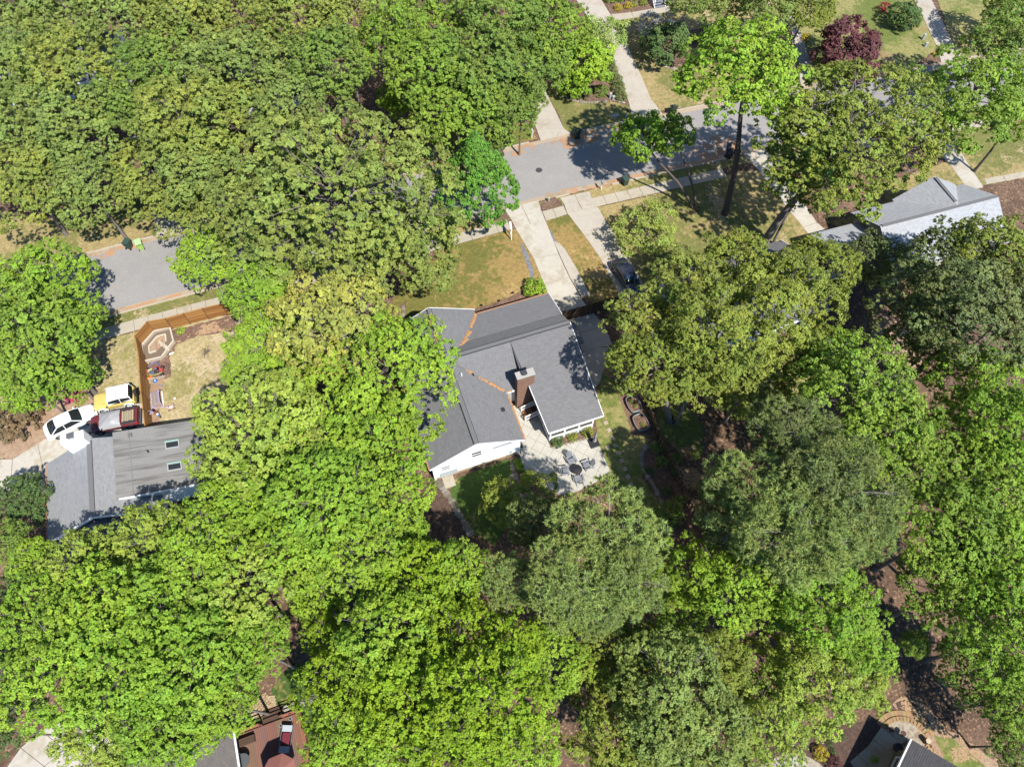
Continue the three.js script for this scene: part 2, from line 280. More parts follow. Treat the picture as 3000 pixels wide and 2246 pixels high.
{
  const nm = new THREE.MeshStandardMaterial({ color: col(212, 164, 124), roughness: 1, side: THREE.DoubleSide });
  [[[[1600, 424], [1660, 398], [1800, 365], [1840, 372], [1740, 415], [1650, 440]], 900], [[[1280, 500], [1421, 452], [1560, 418], [1570, 436], [1450, 480], [1300, 515]], 900], [[[2010, 455], [2080, 400], [2130, 395], [2200, 440], [2100, 470]], 700], [[[200, 766], [330, 728], [420, 706], [400, 725], [260, 766]], 500], [[[300, 925], [430, 884], [530, 858], [532, 868], [440, 892], [310, 930]], 500], [[[1600, 565], [1800, 525], [2000, 480], [2180, 448], [2180, 462], [2000, 496], [1800, 540], [1640, 575]], 900], [[[2400, 242], [2680, 192], [2690, 204], [2420, 258]], 300]].forEach(([ring, n], i) => tag(scatter('pine_needles', ring, n, 0.026, 60 + i, nm), 'loose tan pine needles lying along the street gutter', 'pine needles', 'pine needle litter on the street'));
  const lm = new THREE.MeshStandardMaterial({ color: col(206, 170, 130), roughness: 1, side: THREE.DoubleSide });
  tag(scatter('fallen_leaves', [[1960, 1330], [2060, 1300], [2120, 1400], [2110, 1500], [2030, 1480]], 900, 0.03, 71, lm), 'dry tan leaves on the ground beyond the shadowbox fence', 'leaves');
  tag(scatter('fallen_leaves', [[500, 975], [680, 930], [690, 965], [560, 985], [505, 1010]], 260, 0.05, 72, lm), 'dry leaves on the mulch along the cedar fence', 'leaves');
  tag(scatter('fallen_leaves', [[2640, 2040], [2700, 2060], [2900, 2230], [2760, 2230], [2640, 2110]], 500, 0.04, 73, lm), 'dry leaves on the sandy path by the dark roof', 'leaves');
}

// driveways and paths
slabs('driveway', [[[1476, 613], [1577, 587]], [[1494, 637], [1587, 618]], [[1509, 667], [1598, 646]], [[1563, 757], [1637, 745]], [[1594, 832], [1668, 812]], [[1612, 880], [1702, 872]], [[1640, 930], [1725, 905]]], MAT.drive, 0.05, [2, 2, 1, 1, 1, 1]);
struct(mesh('driveway_edge', prism(rough(px([[1622, 706], [1639, 713], [1656, 731], [1688, 784], [1729, 866], [1704, 869], [1670, 812], [1639, 745]]), 0.6, 0.01), -0.05, 0.046, 0.01), MAT.drive2));
slabs('driveway', [[[1640, 580], [1727, 560]], [[1652, 597], [1734, 580]], [[1661, 624], [1750, 604]], [[1712, 690], [1790, 670]], [[1757, 754], [1834, 738]], [[1791, 817], [1866, 797]], [[1835, 905], [1912, 885]]], MAT.drive2, 0.05, [2, 2, 1, 1, 1, 1]);
slabs('driveway', [[[1500, 200], [1580, 205]], [[1521, 254], [1598, 267]], [[1548, 320], [1630, 330]], [[1572, 380], [1652, 376]], [[1584, 413], [1672, 391]]], MAT.drive2, 0.05);
slabs('driveway', [[[1640, -90], [1730, -90]], [[1688, 0], [1762, 0]], [[1734, 68], [1800, 60]], [[1792, 168], [1846, 150]], [[1815, 225], [1876, 216]], [[1842, 300], [1908, 290]], [[1855, 352], [1942, 334]]], MAT.drive2, 0.05, [1, 1, 1, 1, 1, 1]);
slabs('sidewalk', [[[1588, 619], [1600, 647]], [[1619, 611], [1631, 638]], [[1651, 602], [1662, 627]]], MAT.walk, 0.046);
slabs('walkway', [[[1790, 42], [1800, 62]], [[1850, 36], [1858, 52]], [[1910, 26], [1916, 42]], [[1960, 18], [1964, 34]]], MAT.walk, 0.044);
slabs('driveway', [[[2290, 20], [2312, 14]], [[2322, 100], [2345, 96]], [[2340, 180], [2374, 175]], [[2346, 255], [2400, 243]]], MAT.drive2, 0.05);
slabs('driveway', [[[2650, -60], [2706, -60]], [[2684, 9], [2730, 0]], [[2710, 63], [2757, 52]], [[2747, 140], [2794, 131]], [[2758, 184], [2826, 172]]], MAT.drive2, 0.05);
slabs('driveway', [[[2178, 452], [2250, 436]], [[2226, 503], [2270, 492]], [[2270, 560], [2320, 548]], [[2308, 611], [2358, 598]], [[2353, 666], [2394, 652]], [[2410, 740], [2470, 715]]], MAT.drive, 0.05);
slabs('driveway', [[[2620, 345], [2700, 325]], [[2720, 420], [2775, 405]], [[2779, 476], [2822, 455]], [[2808, 516], [2850, 500]], [[2838, 560], [2882, 548]]], MAT.drive, 0.05);
slabs('walkway', [[[2883, 523], [2890, 540]], [[2940, 514], [2946, 530]], [[3010, 500], [3016, 517]]], MAT.walk, 0.044);
slabs('driveway', [[[380, 400], [520, 390]], [[425, 500], [560, 480]], [[440, 590], [580, 570]], [[456, 697], [628, 655]]], MAT.drive2, 0.05);
slabs('driveway', [[[-70, 1345], [-40, 1470]], [[36, 1345], [30, 1440]], [[110, 1300], [140, 1440]], [[180, 1255], [200, 1330]], [[262, 1205], [282, 1300]], [[345, 1190], [350, 1290]], [[428, 1178], [428, 1275]]], MAT.drive, 0.05, [2, 2, 1, 1, 1, 1]);
slabs('driveway', [[[20, 2246], [60, 2340]], [[60, 2190], [200, 2300]], [[120, 2140], [260, 2250]], [[200, 2100], [330, 2200]], [[300, 2090], [380, 2180]]], MAT.drive, 0.05, [2, 2, 2, 1]);
slabs('side_slab', [[[1664, 938], [1740, 917]], [[1686, 978], [1772, 955]], [[1706, 1030], [1795, 1010]]], MAT.drive2, 0.048);
struct(mesh('side_slab', prism(smooth(px([[1708, 1033], [1760, 1018], [1790, 1020], [1776, 1070], [1764, 1095], [1757, 1120], [1738, 1137], [1724, 1120], [1715, 1080]]), 40), -0.05, 0.048, 0.01), MAT.drive2));
slabs('doorstep', [[[1293, 1399], [1326, 1388]], [[1305, 1433], [1337, 1422]]], MAT.walk, 0.12);
// patio of square slabs laid askew
{
  const g = struct(new THREE.Group()); g.name = 'patio'; scene.add(g);
  const outline = [HL(8.3, -4.8), HL(8.3, 0.25), ...px([[1521, 1328], [1537.7, 1376], [1548, 1391], [1568, 1407], [1600, 1432], [1640, 1450], [1690, 1440], [1791, 1389.5], [1752, 1296], [1746, 1279], [1711.6, 1283], [1664, 1299], [1613, 1312]]), HL(11.1, -0.25), HL(11.1, -4.8)];
  const o = P(1500 + 575 * 0.14493, 1240 + 600 * 0.14493), q = P(1500 + 930 * 0.14493, 1240 + 775 * 0.14493), e = q.clone().sub(o).normalize(), f = V(-e.z, 0, e.x), T = 0.915;
  const clip = (poly, n, d) => { const out = []; poly.forEach((a, i) => { const b = poly[(i + 1) % poly.length], da = a.dot(n) - d, db = b.dot(n) - d; if (da <= 0) out.push(a); if ((da < 0 && db > 0) || (da > 0 && db < 0)) out.push(a.clone().lerp(b, da / (da - db))); }); return out; };
  for (let i = -10; i < 14; i++) for (let k = -12; k < 12; k++) {
    const c = o.clone().addScaledVector(e, (i + 0.5) * T).addScaledVector(f, (k + 0.5) * T), h = T / 2 - 0.012;
    let p = outline;
    for (const [n, s] of [[e, 1], [e, -1], [f, 1], [f, -1]]) { const m = n.clone().multiplyScalar(s); p = clip(p, m, c.dot(m) + h); if (p.length < 3) break; }
    if (p.length < 3) continue;
    p = p.filter((a, j) => a.distanceTo(p[(j + 1) % p.length]) > 0.004);
    if (p.length < 3 || Math.abs(THREE.ShapeUtils.area(p.map((a) => new THREE.Vector2(a.x, a.z)))) < 0.03) continue;
    mesh('slab', prism(p, -0.05, 0.05, 0), MAT.patio, g);
  }
  struct(sheet('patio_joint_sand', outline, 0.030, flat(col(150, 134, 108), 1)));
}
// manhole cover
{
  const g = thing('manhole_cover', 'round dark iron manhole cover in the grey street', 'manhole cover', P(1579, 498, 0.013));
  const iron = flat(col(104, 100, 102), 0.6, { metalness: 0.3 });
  mesh('ring', new THREE.TorusGeometry(0.36, 0.035, 6, 28).rotateX(Math.PI / 2).scale(1, 0.4, 1), iron, g);
  mesh('lid', cyl(0.33, 0.33, 0.02, 0, 0.006, 0, 28), iron, g);
  for (let i = -2; i <= 2; i++) mesh('rib', box(0.5 - Math.abs(i) * 0.06, 0.014, 0.03, 0, 0.022, i * 0.1), flat(col(80, 78, 80), 0.7), g);
}
// ---------------------------------------------------------------- houses
const M = {
  white: flat(new THREE.Color().setRGB(0.8, 0.8, 0.79), 0.55), trim: flat(new THREE.Color().setRGB(0.76, 0.76, 0.75), 0.5), shingle: new THREE.MeshStandardMaterial({ color: col(143, 142, 143), roughness: 0.95, vertexColors: true }),
  shingleLight: new THREE.MeshStandardMaterial({ color: col(200, 202, 204), roughness: 0.95, vertexColors: true }), shinglePale: new THREE.MeshStandardMaterial({ color: col(172, 173, 174), roughness: 0.95, vertexColors: true }), shingleBrown: new THREE.MeshStandardMaterial({ color: col(132, 124, 118), roughness: 0.95, vertexColors: true }),
  shingleDark: new THREE.MeshStandardMaterial({ color: col(106, 104, 106), roughness: 0.95, vertexColors: true }),
  deck: flat(col(112, 114, 120), 0.95), cap: flat(col(130, 129, 130), 0.95), dark: flat(col(52, 52, 56), 0.7), glass: glassy(col(40, 48, 52), 0.05), metal: flat(col(170, 172, 176), 0.35, { metalness: 0.7 }),
  gutterRust: flat(col(206, 150, 112), 0.8), cedar: flat(col(176, 124, 66), 0.75), brownWood: flat(col(96, 70, 52), 0.85), greyWood: flat(col(196, 186, 168), 0.85), deckWood: flat(col(150, 96, 76), 0.8), screen: flat(col(40, 42, 44), 0.8),
  cream: flat(col(206, 200, 170), 0.7), olive: flat(col(150, 146, 108), 0.75), black: flat(col(30, 30, 34), 0.5), rubber: flat(col(42, 42, 44), 0.9),
};
{ // stained low-slope roofing: pale sheet with darker runs down the fall
  const [map, b] = makeTexture(512, (n, x, y) => { const run = vnoise(x / 512 * 60, y / 512 * 6, 60, 7) * 0.6 + vnoise(x / 512 * 200, y / 512 * 14, 200, 8) * 0.4, c = mix3(base(162, 160, 156), base(126, 123, 118), sm(0.35, 0.8, run)), k = 0.9 + 0.14 * n(200, 9); return [c[0] * k, c[1] * k, c[2] * k, n(400, 10)]; });
  map.repeat.set(1 / 16, 1 / 16); b.repeat.set(1 / 16, 1 / 16);
  M.membrane = new THREE.MeshStandardMaterial({ map, bumpMap: b, bumpScale: 0.006, roughness: 0.85 });
}
function frameOf(pts) {
  const U = pts[1].clone().sub(pts[0]).normalize(); let N = new THREE.Vector3().crossVectors(U, pts[2].clone().sub(pts[0])).normalize(); if (N.y < 0) N.negate();
  let W = new THREE.Vector3().crossVectors(N, U); const uv = (p) => { const d = p.clone().sub(pts[0]); return [d.dot(U), d.dot(W)]; };
  if (uv(pts[2])[1] < 0) { W.negate(); }
  return { U, W, N, uv };
}
// a roof slope: a deck with thickness, covered by courses of single tabs; pts[0]-pts[1] is its eave
function roofSlope(parent, pts, mat = M.shingle, seed = 1, tab = [0.31, 0.145], deckMat = M.deck) {
  const { U, W, N, uv } = frameOf(pts), poly = pts.map(uv), T = 0.12, m4 = new THREE.Matrix4().makeBasis(U, W, new THREE.Vector3().crossVectors(U, W)).setPosition(pts[0]);
  const up = new THREE.Vector3().crossVectors(U, W).dot(N) > 0;
  const g = new THREE.ExtrudeGeometry(new THREE.Shape(poly.map(([a, b]) => new THREE.Vector2(a, b))), { depth: T, bevelEnabled: false }); g.translate(0, 0, up ? -T : 0);
  const deck = mesh('roof', g.applyMatrix4(m4), deckMat, parent);
  if (!tab) return deck;
  const r = rng(seed * 977), pos = [], colr = [], idx = [], vmax = Math.max(...poly.map((p) => p[1]));
  const span = (v) => { let lo = 1e9, hi = -1e9; poly.forEach((a, i) => { const b = poly[(i + 1) % poly.length]; if ((a[1] - v) * (b[1] - v) <= 0 && a[1] !== b[1]) { const u = a[0] + (b[0] - a[0]) * (v - a[1]) / (b[1] - a[1]); lo = Math.min(lo, u); hi = Math.max(hi, u); } }); return [lo, hi]; };
  const put = (u, v, h) => { const p = pts[0].clone().addScaledVector(U, u).addScaledVector(W, v).addScaledVector(N, h); pos.push(p.x, p.y, p.z); };
  for (let row = 0, v = 0; v < vmax - 0.02; v += tab[1], row++) {
    const v1 = Math.min(v + tab[1] + 0.03, vmax), [a0, a1] = span(Math.min(v + 0.04, vmax - 0.01)), off = (row % 2) * tab[0] / 2 + (r() - 0.5) * 0.05;
    for (let u = a0 - off; u < a1; u += tab[0]) {
      const u0 = Math.max(u + 0.006, a0), u1 = Math.min(u + tab[0] - 0.006, a1); if (u1 - u0 < 0.03) continue;
      const n = pos.length / 3, lift = 0.02 + r() * 0.01, t = 0.88 + r() * 0.16 + (r() < 0.12 ? -0.06 : 0), tint = (r() - 0.5) * 0.03;
      put(u0, v, lift); put(u1, v, lift); put(u1, v1, 0.004); put(u0, v1, 0.004); put(u0, v, 0.001); put(u1, v, 0.001);
      for (let k = 0; k < 6; k++) colr.push(t * (1 + tint), t, t * (1 - tint));
      idx.push(n, n + 1, n + 2, n, n + 2, n + 3, n + 4, n + 5, n + 1, n + 4, n + 1, n);
    }
  }
  const sg = new THREE.BufferGeometry(); sg.setAttribute('position', new THREE.Float32BufferAttribute(pos, 3)); sg.setAttribute('color', new THREE.Float32BufferAttribute(colr, 3)); sg.setIndex(idx);
  stuff(mesh('shingles', sg, mat, deck));
  return deck;
}
function profileZ(pts, z0, z1) { return new THREE.ExtrudeGeometry(new THREE.Shape(pts.map((p) => new THREE.Vector2(p[0], p[1]))), { depth: z1 - z0, bevelEnabled: false }).translate(0, 0, z0); }   // outline in x, y
function profileX(pts, x0, x1) { return new THREE.ExtrudeGeometry(new THREE.Shape(pts.map((p) => new THREE.Vector2(-p[0], p[1]))), { depth: x1 - x0, bevelEnabled: false }).rotateY(Math.PI / 2).translate(x0, 0, 0); }   // outline in z, y
function windowPart(parent, x, y, z, w, h, axis = 'z', panes = 2) {   // frame round a set-back pane, facing +z or +x
  const g = [box(w + 0.16, 0.09, 0.09, 0, h / 2 + 0.04, 0), box(w + 0.2, 0.08, 0.12, 0, -h / 2 - 0.04, 0.02), box(0.09, h, 0.09, -w / 2 - 0.04, 0, 0), box(0.09, h, 0.09, w / 2 + 0.04, 0, 0), box(w, 0.05, 0.05, 0, 0, 0)];
  const put = (q) => (axis === 'x' ? q.rotateY(Math.PI / 2) : axis === '-x' ? q.rotateY(-Math.PI / 2) : axis === '-z' ? q.rotateY(Math.PI) : q).translate(x, y, z);
  const win = mesh('window', put(merge(g)), M.trim, parent);
  for (let k = 0; k < panes; k++) mesh('pane', put(box(w, h / panes - 0.04, 0.02, 0, -h / 2 + (k + 0.5) * h / panes, -0.02)), M.glass, win);
  return win;
}
// ------------------------------------------------ the middle house
const house = thing('white_house', 'white sided house with grey shingle roof, brick chimney and screened porch', 'house', H1P, H1A);
{
  const v = V, h = house, RI = 5.42;
  mesh('wall', profileZ([[0, 0], [8.14, 0], [8.14, 3.02], [4.12, 5.26], [0, 3.02]], -14.4, 0), M.white, h);
  mesh('wall', profileX([[-13.75, 0], [-5.3, 0], [-5.3, 3.0], [-8.85, 5.2], [-10.75, 3.95], [-13.75, 2.9]], 8.16, 10.2), M.white, h);
  mesh('wall', profileX([[-13.75, 0], [-5.1, 0], [-5.1, 4.1], [-8.85, 5.2], [-10.75, 3.95], [-13.75, 2.9]], 10.4, 15.9), M.white, h);
  // lapped boards on the south gable, each a board
  for (let y = 0.45; y < 5.0; y += 0.2) {
    const x0 = y < 3 ? 0.1 : 0.1 + (y - 3) / 2.26 * 4.05, x1 = y < 3 ? 8.04 : 8.04 - (y - 3) / 2.26 * 3.95;
    if (x1 - x0 < 0.3) break;
    mesh('siding_board', box(x1 - x0, 0.205, 0.014).rotateX(-0.075).translate((x0 + x1) / 2, y + 0.1, 0.02), M.white, h);
  }
  mesh('foundation', box(8.2, 0.42, 0.06, 4.07, 0.21, 0.03), flat(col(196, 170, 136), 0.9), h);
  for (const x of [0.05, 8.09]) mesh('corner_board', box(0.12, 3.0, 0.07, x, 1.5, 0.035), M.trim, h);
  windowPart(h, 4.05, 3.0, 0.05, 0.85, 1.05);
  windowPart(h, 1.1, 2.1, 0.05, 0.75, 0.85);
  mesh('cellar_door', rbox(1.7, 1.0, 0.06, 1.3, 0.75, 0.05), flat(col(214, 222, 222), 0.6), h);
  mesh('awning_rail', bar(v(5.6, 3.25, 0.12), v(7.7, 3.3, 0.16), 0.035), flat(col(120, 140, 140), 0.5), h);
  // roof slopes
  roofSlope(h, [v(-0.28, 3.0, 0.14), v(-0.28, 3.0, -14.75), v(4.12, 5.4, -14.75), v(4.12, 5.4, 0.14)], M.shingle, 1);
  roofSlope(h, [v(8.55, 3.0, -4.95), v(8.55, 3.0, 0.14), v(4.12, 5.4, 0.14), v(4.12, 5.4, -8.85)], M.shingle, 2);
  roofSlope(h, [v(8.55, 3.0, -14.75), v(8.55, 3.0, -14.1), v(6.43, 4.15, -10.75), v(4.12, 5.4, -8.85), v(4.12, 5.4, -14.75)], M.shingle, 3);
  roofSlope(h, [v(16.25, 2.98, -14.15), v(8.55, 2.98, -14.15), v(6.43, 4.15, -10.75), v(16.25, 4.15, -10.75)], M.shingle, 4);
  roofSlope(h, [v(16.25, 4.15, -10.75), v(6.43, 4.15, -10.75), v(4.12, RI, -8.85), v(16.25, RI, -8.85)], M.shingle, 5);
  roofSlope(h, [v(8.55, 3.0, -4.95), v(10.3, 3.0, -4.95), v(10.3, RI, -8.85), v(4.12, RI, -8.85)], M.shingle, 6);
  roofSlope(h, [v(10.9, 2.75, 0.12), v(16.25, 2.75, 0.12), v(16.25, RI, -8.85), v(10.25, RI, -8.85)], M.shingle, 7);
  mesh('cheek', profileX([[-8.7, 5.3], [-4.9, 4.24], [-4.9, 3.0]], 10.26, 10.38), M.shingle ? M.deck : M.deck, h);
  // raised ridge vents
  const vent = (a, b, w = 0.36) => { mesh('ridge_vent', beam(a, b, w, 0.06), M.cap, h); mesh('vent_slot', beam(a.clone().setY(a.y - 0.055), b.clone().setY(b.y - 0.055), w + 0.1, 0.07), M.dark, h); };
  vent(v(4.12, 5.46, 0.1), v(4.12, 5.46, -8.3)); vent(v(4.12, 5.46, -9.4), v(4.12, 5.46, -14.6));
  vent(v(5.2, 5.47, -8.85), v(16.2, 5.47, -8.85), 0.34);
  // gutters, fascia and downpipes
  for (const [a, b, m] of [[v(-0.34, 2.95, 0.1), v(-0.34, 2.95, -14.7), M.gutterRust], [v(8.62, 2.95, 0.1), v(8.62, 2.95, -4.85), M.gutterRust], [v(8.7, 2.93, -14.22), v(16.2, 2.93, -14.22), M.gutterRust], [v(8.66, 2.95, -4.88), v(9.4, 2.95, -4.88), M.trim]]) mesh('gutter', beam(a, b, 0.13, 0.12), m, h);
  for (const [a, b] of [[v(-0.3, 2.93, 0.17), v(4.12, 5.33, 0.17)], [v(8.57, 2.93, 0.17), v(4.12, 5.33, 0.17)], [v(10.85, 2.64, 0.15), v(16.3, 2.64, 0.15)], [v(16.29, 2.9, -14.1), v(16.29, 4.08, -10.75)], [v(16.29, 2.66, 0.12), v(16.29, 5.33, -8.85)], [v(8.62, 2.86, -14.8), v(4.12, 5.3, -14.8)], [v(-0.3, 2.86, -14.8), v(4.12, 5.3, -14.8)], [v(10.86, 2.68, 0.1), v(10.55, 4.1, -4.3)]]) mesh('fascia', beam(a, b, 0.05, 0.2), M.trim, h);
  for (const [x, z] of [[-0.05, 0.06], [8.2, -0.1]]) mesh('downpipe', bar(v(x, 0.1, z), v(x, 2.95, z), 0.05), M.trim, h);
  // drifts of needles lying in the valleys and gutters
  const drift = (pts, w, seed) => { const r = rng(seed), list = []; for (let i = 0; i + 1 < pts.length; i++) { const n = Math.ceil(pts[i].distanceTo(pts[i + 1]) / 0.16); for (let k = 0; k < n; k++) { if (r() < 0.34) continue; const p = pts[i].clone().lerp(pts[i + 1], k / n); for (let j = 0; j < 3; j++) list.push(new THREE.SphereGeometry(0.07 + r() * w, 6, 4).scale(1, 0.3, 1.2).rotateY(r() * 3).translate(p.x + (r() - 0.5) * w * 2, p.y + 0.02, p.z + (r() - 0.5) * w * 2)); } } stuff(mesh('needle_drift', merge(list), flat(col(212, 160, 106), 1), h)); };
  drift([v(8.45, 3.1, -14.0), v(6.6, 4.1, -11.0), v(5.6, 4.62, -10.05)], 0.13, 5);
  drift([v(5.6, 4.62, -7.5), v(7.2, 3.78, -6.1), v(8.45, 3.1, -5.05)], 0.08, 6);
  drift([v(8.6, 3.02, -4.8), v(8.6, 3.02, 0.0)], 0.03, 7);
  drift([v(8.6, 3.02, -4.9), v(9.3, 3.02, -4.9)], 0.05, 8);
  drift([v(4.33, 5.36, -14.2), v(4.33, 5.36, -9.8)].map((p) => p.setX(3.86)), 0.02, 9);
  // pipes and vents on the roof
  mesh('vent_pipe', cyl(0.06, 0.06, 0.45, 4.95, 5.15, -6.9), M.trim, h);
  mesh('vent_pipe', cyl(0.05, 0.05, 0.5, 6.05, 4.6, -6.85), M.black, h);
  mesh('roof_vent', rbox(0.36, 0.16, 0.36, 7.6, 3.62, -3.05, 0.03), M.dark, h);
  // brick chimney: single bricks round a core
  const ch = mesh('chimney', box(1.60, 5.85, 0.59, 10.285, 2.925, -4.725), flat(col(150, 128, 112), 0.95), h);
  const bricks = [], rb = rng(77), bc = [];
  const brickColor = () => { const t = rb(), c = mix3(base(148, 112, 94), base(170, 132, 110), t), k = 0.85 + rb() * 0.3; return c.map((q) => q * k); };
  for (let row = 0; row * 0.076 < 5.8; row++) {
    const y = row * 0.076 + 0.04, o = (row % 2) * 0.1;
    for (let x = 9.47 - o; x < 11.1; x += 0.205) { const a = Math.max(x, 9.46), b = Math.min(x + 0.193, 11.11); if (b - a > 0.04) { bricks.push(box(b - a, 0.064, 0.03, (a + b) / 2, y, -4.42)); bc.push(brickColor()); } }
    for (let z = -5.04 - o; z < -4.42; z += 0.205) { const a = Math.max(z, -5.04), b = Math.min(z + 0.193, -4.42); if (b - a > 0.04) for (const x of [9.475, 11.095]) { bricks.push(box(0.03, 0.064, b - a, x, y, (a + b) / 2)); bc.push(brickColor()); } }
  }
  const bg = merge(bricks), cc = new Float32Array(bg.attributes.position.count * 3); bc.forEach((c, i) => { for (let k = 0; k < 36; k++) cc.set(c, (i * 36 + k) * 3); }); bg.setAttribute('color', new THREE.BufferAttribute(cc, 3));
  stuff(mesh('bricks', bg, new THREE.MeshStandardMaterial({ vertexColors: true, roughness: 0.95 }), ch));
  mesh('cap', rbox(1.76, 0.12, 0.76, 10.285, 5.9, -4.725), flat(col(202, 198, 190), 0.9), ch);
  mesh('flue', merge([box(0.42, 0.2, 0.36, 10.2, 6.05, -4.73), box(0.5, 0.03, 0.44, 10.2, 6.2, -4.73)]), flat(col(96, 98, 104), 0.5, { metalness: 0.4 }), ch);
  mesh('door', box(0.85, 2.0, 0.05, 8.85, 1.05, -5.27), flat(col(206, 212, 212), 0.5), h);
  // screened porch
  const F = 0.5, porch = mesh('porch_floor', box(4.3, 0.1, 4.85, 13.4, F, -2.62), M.deckWood, h);
  for (const x of [11.24, 12.67, 14.1, 15.5]) mesh('post', rbox(0.15, 2.62, 0.15, x, 1.31, -0.2), M.trim, porch);
  for (const z of [-1.75, -3.3, -4.85]) mesh('post', rbox(0.13, 2.9, 0.13, 11.24, 1.45, z), M.trim, porch);
  mesh('beam', box(4.4, 0.2, 0.14, 13.37, 2.52, -0.2), M.trim, porch);
  mesh('beam', box(0.14, 0.2, 4.7, 11.24, 2.68, -2.55), M.trim, porch);
  for (const [x0, x1] of [[11.32, 12.59], [12.75, 14.02], [14.18, 15.42]]) {
    mesh('screen', box(x1 - x0, 1.45, 0.02, (x0 + x1) / 2, 1.72, -0.22), M.screen, porch);
    mesh('rail', box(x1 - x0, 0.07, 0.08, (x0 + x1) / 2, 1.72, -0.16), M.trim, porch);
    for (let i = 0; i < 9; i++) mesh('baluster', box(0.035, 0.78, 0.035, x0 + 0.07 + i * (x1 - x0 - 0.14) / 8, 1.33, -0.17), M.greyWood, porch);
    mesh('panel', box(x1 - x0, 0.42, 0.05, (x0 + x1) / 2, 0.72, -0.17), M.trim, porch);
    const lat = []; for (let k = -3; k < 9; k++) for (const s of [-1, 1]) { const xa = x0 + k * 0.16; lat.push(box(0.62, 0.03, 0.02, 0, 0, 0).rotateZ(s * Math.PI / 4).translate(xa + 0.25, 0.26, s > 0 ? -0.14 : -0.12)); }
    stuff(mesh('lattice', merge(lat.filter((q) => { q.computeBoundingBox(); return q.boundingBox.min.x > x0 - 0.02 && q.boundingBox.max.x < x1 + 0.02; })), M.trim, porch));
  }
  for (const [z0, z1] of [[-0.28, -1.68], [-1.82, -3.23], [-3.37, -4.78]]) { mesh('screen', box(0.02, 2.0, z0 - z1, 11.26, 1.6, (z0 + z1) / 2), M.screen, porch); mesh('skirt', box(0.05, 0.5, z0 - z1, 11.2, 0.27, (z0 + z1) / 2), M.trim, porch); }
  // steps up to the porch
  const st = mesh('step_landing', box(0.55, 0.06, 1.0, 10.9, F, -3.4), M.brownWood, h);
  for (let i = 0; i < 3; i++) for (let k = 0; k < 2; k++) mesh('tread', box(0.15, 0.045, 1.02, 10.55 - i * 0.3 - k * 0.155, F - 0.06 - i * 0.145, -3.4), flat(col(150, 104, 70), 0.8), st);
  for (const z of [-3.95, -2.86]) {
    for (const [x, y0] of [[9.75, 1.0], [11.15, 1.55]]) mesh('post', rbox(0.1, y0 + 0.02, 0.1, x, y0 / 2, z), M.trim, st);
    mesh('rail', beam(v(9.72, 0.98, z), v(11.15, 1.5, z), 0.09, 0.06), M.trim, st);
    mesh('rail', beam(v(9.72, 0.3, z), v(11.15, 0.72, z), 0.06, 0.06), M.trim, st);
    for (let i = 1; i < 10; i++) { const x = 9.75 + i * 0.14, t = (x - 9.72) / 1.43; mesh('baluster', box(0.035, 0.72, 0.035, x, 0.64 + t * 0.47, z), M.trim, st); }
    mesh('stringer', beam(v(9.75, 0.1, z), v(11.1, 0.5, z), 0.05, 0.2), flat(col(150, 104, 70), 0.8), st);
  }
  // lean-to roof over the side entrance
  roofSlope(h, [v(17.6, 2.55, -7.85), v(17.6, 2.55, -10.4), v(16.0, 3.1, -10.4), v(16.0, 3.1, -7.85)], M.shingle, 8);
  mesh('side_porch_wall', box(1.4, 2.5, 2.2, 16.62, 1.25, -9.12), flat(col(150, 110, 84), 0.9), h);
}
